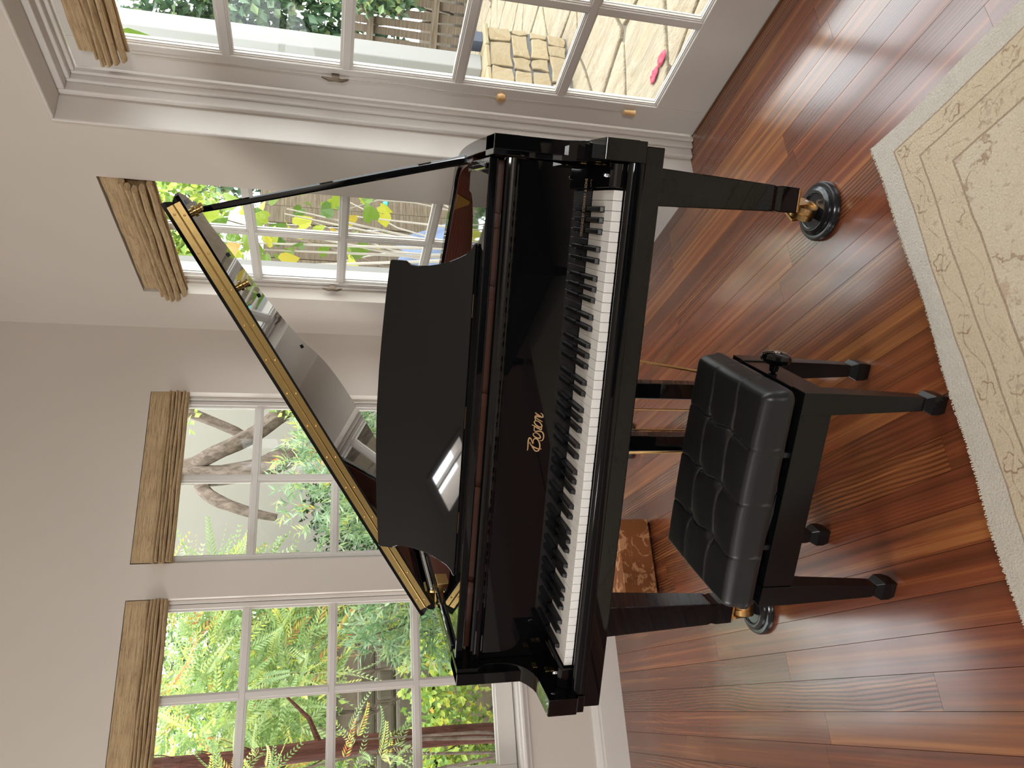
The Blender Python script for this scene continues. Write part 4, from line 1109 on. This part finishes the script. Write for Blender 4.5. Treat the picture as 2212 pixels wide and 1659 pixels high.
# ---- foliage
def leaf_quad(mb, base, d, nrm, L, w, bend=.15):
    side = d.cross(nrm)
    if side.length < 1e-6: return
    side.normalize(); up = side.cross(d).normalized()
    m = base+d*L*.45+up*L*bend
    b = len(mb.v)
    mb.v += [tuple(base), tuple(m+side*w), tuple(base+d*L), tuple(m-side*w)]; mb.f.append((b, b+1, b+2, b+3)); mb.mi.append(0)
HEART = [(0, 0), (.35, -.18), (.62, .05), (.60, .42), (.30, .80), (0, 1.12), (-.30, .80), (-.60, .42), (-.62, .05), (-.35, -.18)]
def leaf_heart(mb, base, d, nrm, L):
    side = d.cross(nrm).normalized(); up = side.cross(d).normalized(); b = len(mb.v)
    for (p, q) in HEART: mb.v.append(tuple(base+side*p*L*.85+d*q*L+up*abs(p)*L*.22-up*q*q*L*.15))
    mb.f.append(tuple(range(b, b+len(HEART)))); mb.mi.append(0)
def rdir(rg, up=0):
    v = Vector((rg.gauss(0, 1), rg.gauss(0, 1), rg.gauss(0, 1)+up)); return v.normalized()
def finish(mb, name, mat, parent):
    me = bpy.data.meshes.new(name); me.from_pydata(mb.v, [], mb.f); me.materials.append(mat)
    tn = getattr(mb, 'tone', None)
    if tn is None: rq = random.Random(len(mb.v)); tn = [rq.random() for _ in mb.v]
    at = me.attributes.new('tone', 'FLOAT', 'POINT'); at.data.foreach_set('value', tn)
    o = bpy.data.objects.new(name, me); COL.objects.link(o); o.parent = parent; return tag(o, None, None, None, 'stuff')
def shrub(name, label, base, blobs, mat, kind, n, L, seed, stems=4, stem_mat='bark_grey', group='garden shrubs', cat='shrub'):
    rg = random.Random(seed); r = empty(name, base, 0); tag(r, label, cat, group)
    bx_, by_, bz_ = base; mb = MB()
    tot = sum(b[3]*b[4]*b[5] for b in blobs); mb.tone = []
    for (x, y, z, rx, ry, rz) in blobs:
        nn = int(n*rx*ry*rz/tot)
        for _ in range(nn):
            v = rdir(rg); k = rg.random()**.45; c = Vector((x-bx_+v.x*rx*k, y-by_+v.y*ry*k, z-bz_+v.z*rz*k))
            if kind == 'lance':
                ax = (v*.6+rdir(rg, .3)).normalized()
                for q in range(7):
                    d = (ax*.9+rdir(rg)*.75).normalized(); leaf_quad(mb, c+ax*L*.35*q/3, d, rdir(rg), L*rg.uniform(.7, 1.2), L*.075, .10)
            elif kind == 'feather':
                ax = (Vector((v.x*.5+.35, v.y*.5, v.z*.4-.25))+rdir(rg)*.5).normalized(); nr = rdir(rg); sd = ax.cross(nr).normalized()
                for q in range(12):
                    for s in (-1, 1):
                        d = (ax*.95+sd*s*.8+nr*.12).normalized(); leaf_quad(mb, c+ax*L*.15*q-nr*L*.006*q*q*.6, d, nr, L*.36*(1-q*.055), L*.040, .06)
            elif kind == 'round':
                leaf_quad(mb, c, rdir(rg, -.2), (v+rdir(rg)*.6).normalized(), L*rg.uniform(.6, 1.25), L*.36, .12)
            elif kind == 'heart':
                leaf_heart(mb, c, rdir(rg, -.5), (Vector((-.5, -.7, .3))+rdir(rg)*.6).normalized(), L*rg.uniform(.55, 1.1))
            tv = rg.random(); mb.tone += [tv]*(len(mb.v)-len(mb.tone))
    finish(mb, 'foliage', mat, r)
    st_ = MB()
    for s in range(stems):
        b = rg.choice(blobs); tip = Vector((b[0]-bx_+rg.uniform(-.5, .5)*b[3], b[1]-by_+rg.uniform(-.5, .5)*b[4], b[2]-bz_+rg.uniform(0, .7)*b[5]))
        o = Vector((rg.uniform(-.06, .06), rg.uniform(-.06, .06), -.05)); mid = o.lerp(tip, .5)+Vector((rg.uniform(-.1, .1), rg.uniform(-.1, .1), 0))
        st_.tube([o, mid, tip], [.014, .010, .004], 6)
    if stems: st_.build('stems', MAT[stem_mat], r)
    return r
G = lambda x, y: (x, y, gz(x, y))
shrub('feathery_shrub', 'tall feathery green and rust shrub filling the left window top', G(.35, 6.3), [(.10, 6.1, 2.05, .75, .35, .75), (.75, 6.3, 2.1, .45, .35, .65), (-.65, 6.4, 2.0, .45, .35, .8), (.35, 5.9, 1.5, .5, .3, .35)], MAT['leaf_feather'], 'feather', 900, .21, 31)
shrub('feathery_shrub', 'smaller feathery shrub in front of the red-barked trunk', G(-.30, 4.65), [(-.30, 4.62, 1.72, .18, .12, .26), (-.19, 4.62, 1.08, .16, .12, .18)], MAT['leaf_feather'], 'feather', 55, .12, 32)
shrub('lime_shrub', 'yellow-green shrub low in the left window', G(.15, 5.55), [(.15, 5.5, .55, .50, .22, .30), (-.42, 5.6, .45, .45, .22, .40)], MAT['leaf_lime'], 'round', 2400, .055, 33)
shrub('lime_shrub', 'pale yellow-green shrub further up the slope', G(.0, 8.0), [(.1, 7.9, 2.0, .75, .35, .85), (-.75, 7.9, 1.6, .6, .35, .9)], MAT['leaf_lime'], 'round', 5000, .075, 34)
shrub('silver_shrub', 'silvery spiky shrub beside the garden stones', G(.49, 4.95), [(.49, 4.92, .98, .21, .16, .2), (.41, 4.92, .74, .21, .16, .2)], MAT['leaf_grey'], 'lance', 200, .10, 35)
shrub('grey_green_shrub', 'grey-green narrow-leaved shrub filling the middle window', G(1.6, 5.4), [(1.55, 5.35, 1.25, .50, .28, .48), (1.90, 5.35, 1.15, .38, .28, .5), (1.35, 5.3, .85, .4, .28, .5)], MAT['leaf_grey'], 'lance', 1000, .085, 36)
shrub('grey_green_shrub', 'grey-green shrub in front of the leaning tree trunk', G(2.35, 6.1), [(2.25, 6.05, 1.25, .26, .14, .35), (2.0, 6.05, 1.35, .25, .14, .3)], MAT['leaf_grey'], 'lance', 220, .085, 37)
shrub('dark_shrub', 'dark round-leaved shrub behind the leaning tree', G(1.9, 7.6), [(1.95, 7.5, .9, .75, .3, .7), (1.1, 7.5, 1.2, .30, .3, .9)], MAT['leaf_dark'], 'round', 3800, .07, 38)
shrub('redbud', 'redbud with big heart-shaped yellow and green leaves', (2.78, 4.15, -.25), [(2.72, 4.0, 1.62, .26, .22, .42), (2.85, 4.15, 1.2, .25, .22, .35), (2.60, 4.05, 2.05, .3, .22, .3)], MAT['leaf_heart'], 'heart', 70, .098, 39, 8, 'twig')
shrub('leafy_shrub', 'dense bright green shrub outside the right-hand window', (2.70, 5.15, -.25), [(2.70, 5.1, 1.55, .30, .22, .9), (3.0, 5.1, 2.45, .55, .22, .50), (3.55, 5.1, 2.55, .40, .22, .4)], MAT['leaf_lime'], 'round', 5200, .065, 40)
shrub('ivy_hedge', 'tall dark ivy hedge behind the paling fence', (8.6, 7.4, -.16), [(8.0, 7.9, 2.3, .9, .5, 2.4), (8.75, 7.0, 2.4, .8, .5, 2.5), (9.4, 6.0, 2.2, .7, .6, 2.4), (7.2, 8.7, 2.4, .9, .5, 2.4), (9.9, 5.0, 2.2, .7, .6, 2.4)], MAT['leaf_hedge'], 'round', 25000, .155, 41, group='hedge')
shrub('ivy', 'ivy trailing over the paling fence', (7.40, 6.05, -.16), [(7.30, 6.15, .95, .16, .16, .5), (7.55, 5.85, 1.1, .16, .16, .32)], MAT['leaf_hedge'], 'round', 420, .11, 42, 2, group='hedge')
shrub('hedge', 'green hedge far to the right beyond the patio', (9.9, 2.4, -.16), [(9.9, 3.2, 1.2, .5, .9, 1.6), (9.9, 1.4, 1.2, .5, .9, 1.6)], MAT['leaf_hedge'], 'round', 4200, .15, 43, group='hedge')
shrub('background_hedge', 'dense dark hedge at the top of the garden slope', G(-.3, 9.6), [(-.9, 9.5, 2.2, .9, .35, 1.6), (.45, 9.6, 2.4, .9, .35, 1.7), (1.25, 9.6, 1.9, .5, .35, 1.2)], MAT['leaf_hedge'], 'round', 3800, .12, 44, group='hedge')
# ornamental grass
GR = empty('ornamental_grass', (.10, 4.40, gz(.1, 4.40)), 0); tag(GR, 'tuft of fine ornamental grass just outside the left window', 'grass')
rg = random.Random(50); mb = MB()
for _ in range(420):
    a = rg.uniform(0, 2*PI); o = Vector((math.cos(a), math.sin(a), 0)); Lh = rg.uniform(.55, .95); sp_ = rg.uniform(.06, .24); w = .0022
    pts = [o*.04*rg.random()+o*sp_*t*t+Vector((0, 0, Lh*(t-.35*t*t*rg.uniform(.6, 1.3)))) for t in (0, .35, .7, 1)]
    sd = Vector((-o.y, o.x, 0))*w; b = len(mb.v)
    for k, p in enumerate(pts): f_ = (1, .9, .6, .1)[k]; mb.v += [tuple(p+sd*f_), tuple(p-sd*f_)]
    for k in range(3): mb.f.append((b+2*k, b+2*k+1, b+2*k+3, b+2*k+2)); mb.mi.append(0)
finish(mb, 'blades', MAT['grass'], GR)
# trees
TR = empty('red_barked_tree', (-.212, 5.0, -.05), 0); tag(TR, 'slim red-barked tree outside the left window', 'tree')
rg = random.Random(60)
pts = [(-.02+.03*math.sin(z*2.2)+z*.018, .02*math.cos(z*1.7), z) for z in [i*.2 for i in range(22)]]
tm = MB(); rings = []
for k, p in enumerate(pts):
    R0 = .059-.0005*k
    rings.append([(p[0]+R0*(1+.10*math.sin(3*a+k*.9)+rg.uniform(-.05, .05))*math.cos(a), p[1]+R0*(1+.1*math.sin(3*a+k*.9))*math.sin(a), p[2]) for a in [2*PI*q/14 for q in range(14)]])
tm.loft(rings); tm.build('trunk', MAT['bark_red'], TR, smooth=True)
pb_ = MB()
for _ in range(26):
    k = rg.randrange(2, 18); a = rg.uniform(PI, 2*PI); p = Vector(pts[k]); d = Vector((math.cos(a), math.sin(a), 0)); e = p+d*.057
    pb_.tube([e, e+d*.02+Vector((0, 0, .05)), e+d*rg.uniform(.02, .05)+Vector((rg.uniform(-.03, .03), 0, rg.uniform(.08, .2)))], [.004, .003, .001], 4)
pb_.build('bark_strips', MAT['bark_red'], TR)
bb = MB()
for (z, a, l) in ((2.6, .5, .9), (3.0, 2.4, .8), (3.4, -.6, .9), (1.55, .15, .35)):
    p = Vector(pts[min(21, int(z/.2))]); d = Vector((math.cos(a), math.sin(a)*.4, .45)); bb.tube([p, p+d*l*.5, p+d*l+Vector((0, 0, .1))], [.022, .015, .006], 6)
bb.build('branches', MAT['bark_red'], TR)
LT = empty('leaning_tree', (2.95, 6.65, gz(2.95, 6.65)), 0); tag(LT, 'old leaning tree with thick grey limbs outside the middle window', 'tree')
def wl_(pts): z0 = gz(2.95, 6.65); return [(x-2.95, y-6.65, z-z0) for x, y, z in pts]
def limb(nm, pts, rad):
    P = catmull3(wl_(pts), 4); n = len(P); m = MB(); rings = []; upv = Vector((0, 1, 0))
    for i, p in enumerate(P):
        t = (P[min(i+1, n-1)]-P[max(i-1, 0)]).normalized(); a = t.cross(upv).normalized(); b = a.cross(t)
        f_ = i/(n-1)*(len(rad)-1); k = int(min(f_, len(rad)-2)); R0 = rad[k]+(rad[k+1]-rad[k])*(f_-k)
        rings.append([p+(a*math.cos(q)+b*math.sin(q))*R0*(1+.08*math.sin(3*q+i*.5)+.06*math.sin(5*q-i)) for q in [2*PI*w/14 for w in range(14)]])
    m.loft(rings); return m.build(nm, MAT['bark_grey'], LT, smooth=True)
def catmull3(P, sub):
    P = [Vector(p) for p in P]; out = []
    for i in range(len(P)-1):
        p0, p1, p2, p3 = P[max(i-1, 0)], P[i], P[i+1], P[min(i+2, len(P)-1)]
        for k in range(sub):
            t = k/sub; out.append(.5*((2*p1)+(-p0+p2)*t+(2*p0-5*p1+4*p2-p3)*t*t+(-p0+3*p1-3*p2+p3)*t**3))
    out.append(P[-1]); return out
limb('trunk', [(2.98, 6.65, -.1), (2.80, 6.6, .7), (2.52, 6.5, 1.15), (2.30, 6.5, 1.40), (2.11, 6.5, 1.63), (1.95, 6.5, 1.92), (1.90, 6.5, 2.22), (1.90, 6.5, 2.52), (1.80, 6.5, 3.2)], [.17, .14, .115, .095, .085, .07])
limb('limb', [(2.75, 6.62, .9), (2.62, 6.5, 1.35), (2.50, 6.45, 1.66), (2.27, 6.45, 1.95), (2.08, 6.45, 2.27), (1.97, 6.5, 2.55), (1.9, 6.5, 3.3)], [.11, .085, .07, .06, .05])
limb('limb', [(1.90, 6.5, 2.30), (1.78, 6.45, 2.36), (1.66, 6.42, 2.22), (1.56, 6.4, 1.98), (1.50, 6.4, 1.75)], [.06, .055, .045, .03])
limb('limb', [(2.60, 6.5, 2.9), (2.48, 6.6, 2.5), (2.36, 6.7, 2.15), (2.25, 6.7, 1.98)], [.05, .045, .04, .02])
tf = MB(); rg = random.Random(61)
for (x, y, z, rx, n) in ((1.7, 6.6, 3.9, .9, 500), (2.6, 6.7, 4.0, .9, 500), (2.45, 6.35, 1.75, .12, 26), (2.33, 6.35, 2.5, .1, 12)):
    for _ in range(n):
        v = rdir(rg); c = Vector((x-2.95, y-6.65, z-gz(2.95, 6.65)))+v*rx*rg.random()**.5; leaf_quad(tf, c, rdir(rg, -.2), rdir(rg), .07, .022, .12)
finish(tf, 'foliage', MAT['leaf_lime'], LT)
# bare pale twigs by the side window
TW = empty('bare_twigs', (2.98, 4.80, -.25), 0); tag(TW, 'pale bare twigs outside the right-hand window', 'twig')
rg = random.Random(70); tb = MB()
for k in range(7):
    p = Vector((rg.uniform(-.05, .05), 0, 0)); pts = [p]; d = Vector((rg.uniform(-.3, .4), rg.uniform(-.2, .2), 1)).normalized()
    for q in range(6): d = (d+rdir(rg)*.35+Vector((0, 0, .1))).normalized(); p = p+d*.3; pts.append(p)
    tb.tube(pts, [.011, .010, .008, .007, .006, .005, .002], 5)
tb.build('stems', MAT['twig'], TW, smooth=True)
# garden stones (retaining wall) on the slope
rg = random.Random(80)
RW = empty('garden_retaining_wall', (.55, 6.85, gz(.55, 6.85)), 0); tag(RW, 'low dry-stone retaining wall on the garden slope', 'wall')
for row in range(4):
    x = -1.2+rg.uniform(-.1, .1)
    while x < .55:
        w = rg.uniform(.22, .42); hgt = .155; m = MB(); P = []
        m.box(x+.008, x+w-.008, -.12+row*.05, .12, row*hgt+.004, row*hgt+hgt-.006)
        m.build('stone', MAT['rock'], RW, bevel=.03, seg=2); x += w
# blue tarpaulin
TP = MB(); gp = []
for j in range(9):
    row = []
    for i in range(13):
        u, v = i/12, j/8; x = .05+.62*u*(1-.35*v); z = .0+1.05*v+.03*math.sin(u*11+v*4); y = -.55+.48*v+.05*math.sin(u*9)+.03*math.sin(v*7+u*3)
        row.append(len(TP.v)); TP.v.append((x, y, z))
    gp.append(row)
for j in range(8):
    for i in range(12): TP.f.append((gp[j][i], gp[j][i+1], gp[j+1][i+1], gp[j+1][i])); TP.mi.append(0)
tp = TP.build('tarpaulin', MAT['tarp'], None, smooth=True); so = tp.modifiers.new('solid', 'SOLIDIFY'); so.thickness = .004
tp.location = (3.3, 5.62, -.26); tag(tp, 'crumpled blue-grey tarpaulin leaning on the board fence', 'tarpaulin')
# pink petals on the patio
PE = empty('fallen_flower', (2.745, 2.465, -.147), math.radians(98)); tag(PE, 'pink crumpled flower lying on the patio stones', 'flower')
rg = random.Random(90)
for (cx, rx, ry) in ((-.050, .048, .028), (.045, .052, .026)):
    m = MB(); c = len(m.v); m.v.append((cx, 0, .012)); n = 14; ring1 = []; ring2 = []
    for k in range(n):
        a = 2*PI*k/n; q = 1+rg.uniform(-.14, .14)
        ring1.append(len(m.v)); m.v.append((cx+rx*.55*math.cos(a), ry*.55*math.sin(a), .016+rg.uniform(-.004, .006)))
        ring2.append(len(m.v)); m.v.append((cx+rx*q*math.cos(a), ry*q*math.sin(a), .004+rg.uniform(0, .008)))
    for k in range(n):
        k2 = (k+1) % n; m.f.append((c, ring1[k], ring1[k2])); m.f.append((ring1[k], ring2[k], ring2[k2], ring1[k2])); m.mi += [0, 0]
    o = m.build('petal', MAT['petal'], PE, smooth=True); so = o.modifiers.new('solid', 'SOLIDIFY'); so.thickness = .0015

# ---- unseen dark ottoman, added so the fallboard mirrors something dark
OT = empty('ottoman', (-1.05, -.95, .0135), math.radians(12)); tag(OT, 'dark navy ottoman added behind the camera to darken piano reflections', 'ottoman')
MAT['navy'] = simple('dark_navy_upholstery', (.010, .012, .022), .8, 0, .2, .3, 120, .2)
MB().box(-.62, .62, -.60, .60, .10, .30).build('base', MAT['navy'], OT, bevel=.02, seg=3)
MB().box(-.63, .63, -.61, .61, .302, .43).build('cushion', MAT['navy'], OT, bevel=.045, seg=4)
for ax_ in (-.54, .54):
    for ay in (-.52, .52): MB().loft([sq(ax_, ay, .05, .10), sq(ax_, ay, .035, 0)]).build('foot', MAT['satin'], OT)
# ---- string of teal garden lights by the side window
MAT['teal'] = simple('teal_plastic', (.03, .34, .26), .35)
SL = empty('string_light', (3.12, 4.62, 1.05), 0); tag(SL, 'string of small teal garden lights outside the right-hand window', 'garden light')
MB().tube([(-.75, 0, .10), (-.38, 0, .0), (-.02, 0, -.02), (.3, 0, -.05), (.7, 0, .04)], .0025, 5).build('wire', MAT['rubber'], SL)
for xq, zq in ((-.38, .0), (-.02, -.02), (.3, -.05), (-.6, .06)):
    b = MB(); b.lathe([(.004, .012), (.010, .006), (.020, -.004), (.026, -.02), (.014, -.024), (.003, -.032)], 10, (xq, 0, zq-.008)); b.build('bulb', MAT['teal'], SL, smooth=True)
# ---- striped pot outside the left window, slate lantern on the stone base
MAT['potglaze'] = simple('pale_blue_glaze', (.22, .26, .34), .3, 0, .5, 0, 12, .25)
PO = empty('garden_pot', (-.235, 4.42, gz(-.235, 4.42)+.015), 0); tag(PO, 'pale blue glazed pot below the left window', 'pot')
q = MB(); q.lathe([(.045, 0), (.075, .05), (.10, .22), (.095, .36), (.075, .42), (.085, .45), (.078, .452), (.066, .42), (.06, .40), (.001, .40)], 24); q.build('vessel', MAT['potglaze'], PO, smooth=True)
q = MB(); q.lathe([(.0955, .30), (.0975, .31), (.0975, .325), (.0945, .335)], 24); q.build('band', MAT['pot'], PO, smooth=True)
LN = empty('slate_lantern', (4.045, 3.62, .425), 0); tag(LN, 'small dark slate lantern on the stone base beside the pier', 'lantern')
MB().box(-.045, .045, -.045, .045, 0, .11).build('body', MAT['pot'], LN, bevel=.004)
MB().loft([sq(0, 0, .11, .11), sq(0, 0, .11, .118), sq(0, 0, .03, .15)]).build('lid', MAT['pot'], LN)
# ---- broad-leaved plant just outside the door head
BP = empty('broadleaf_vine', (2.22, 2.31, -.15), 0); tag(BP, 'broad green leaf of a vine at the top of the glazed door', 'vine')
MB().tube([(0, 0, 0), (.03, .02, 1.0), (.0, .01, 1.8), (.05, -.06, 2.2)], [.010, .008, .006, .003], 6).build('stem', MAT['twig'], BP)
lf = MB(); lf.tone = []
for (c, d, L_) in (((.05, -.06, 2.26), Vector((.1, -.35, -.8)), .085), ((.03, -.04, 2.33), Vector((.2, .3, -.5)), .07), ((.06, -.05, 2.18), Vector((0, .1, -1)), .05)):
    leaf_heart(lf, Vector(c), d.normalized(), Vector((-.7, -.6, .2)), L_); lf.tone += [.25]*(len(lf.v)-len(lf.tone))
finish(lf, 'leaves', MAT['leaf_heart'], BP)
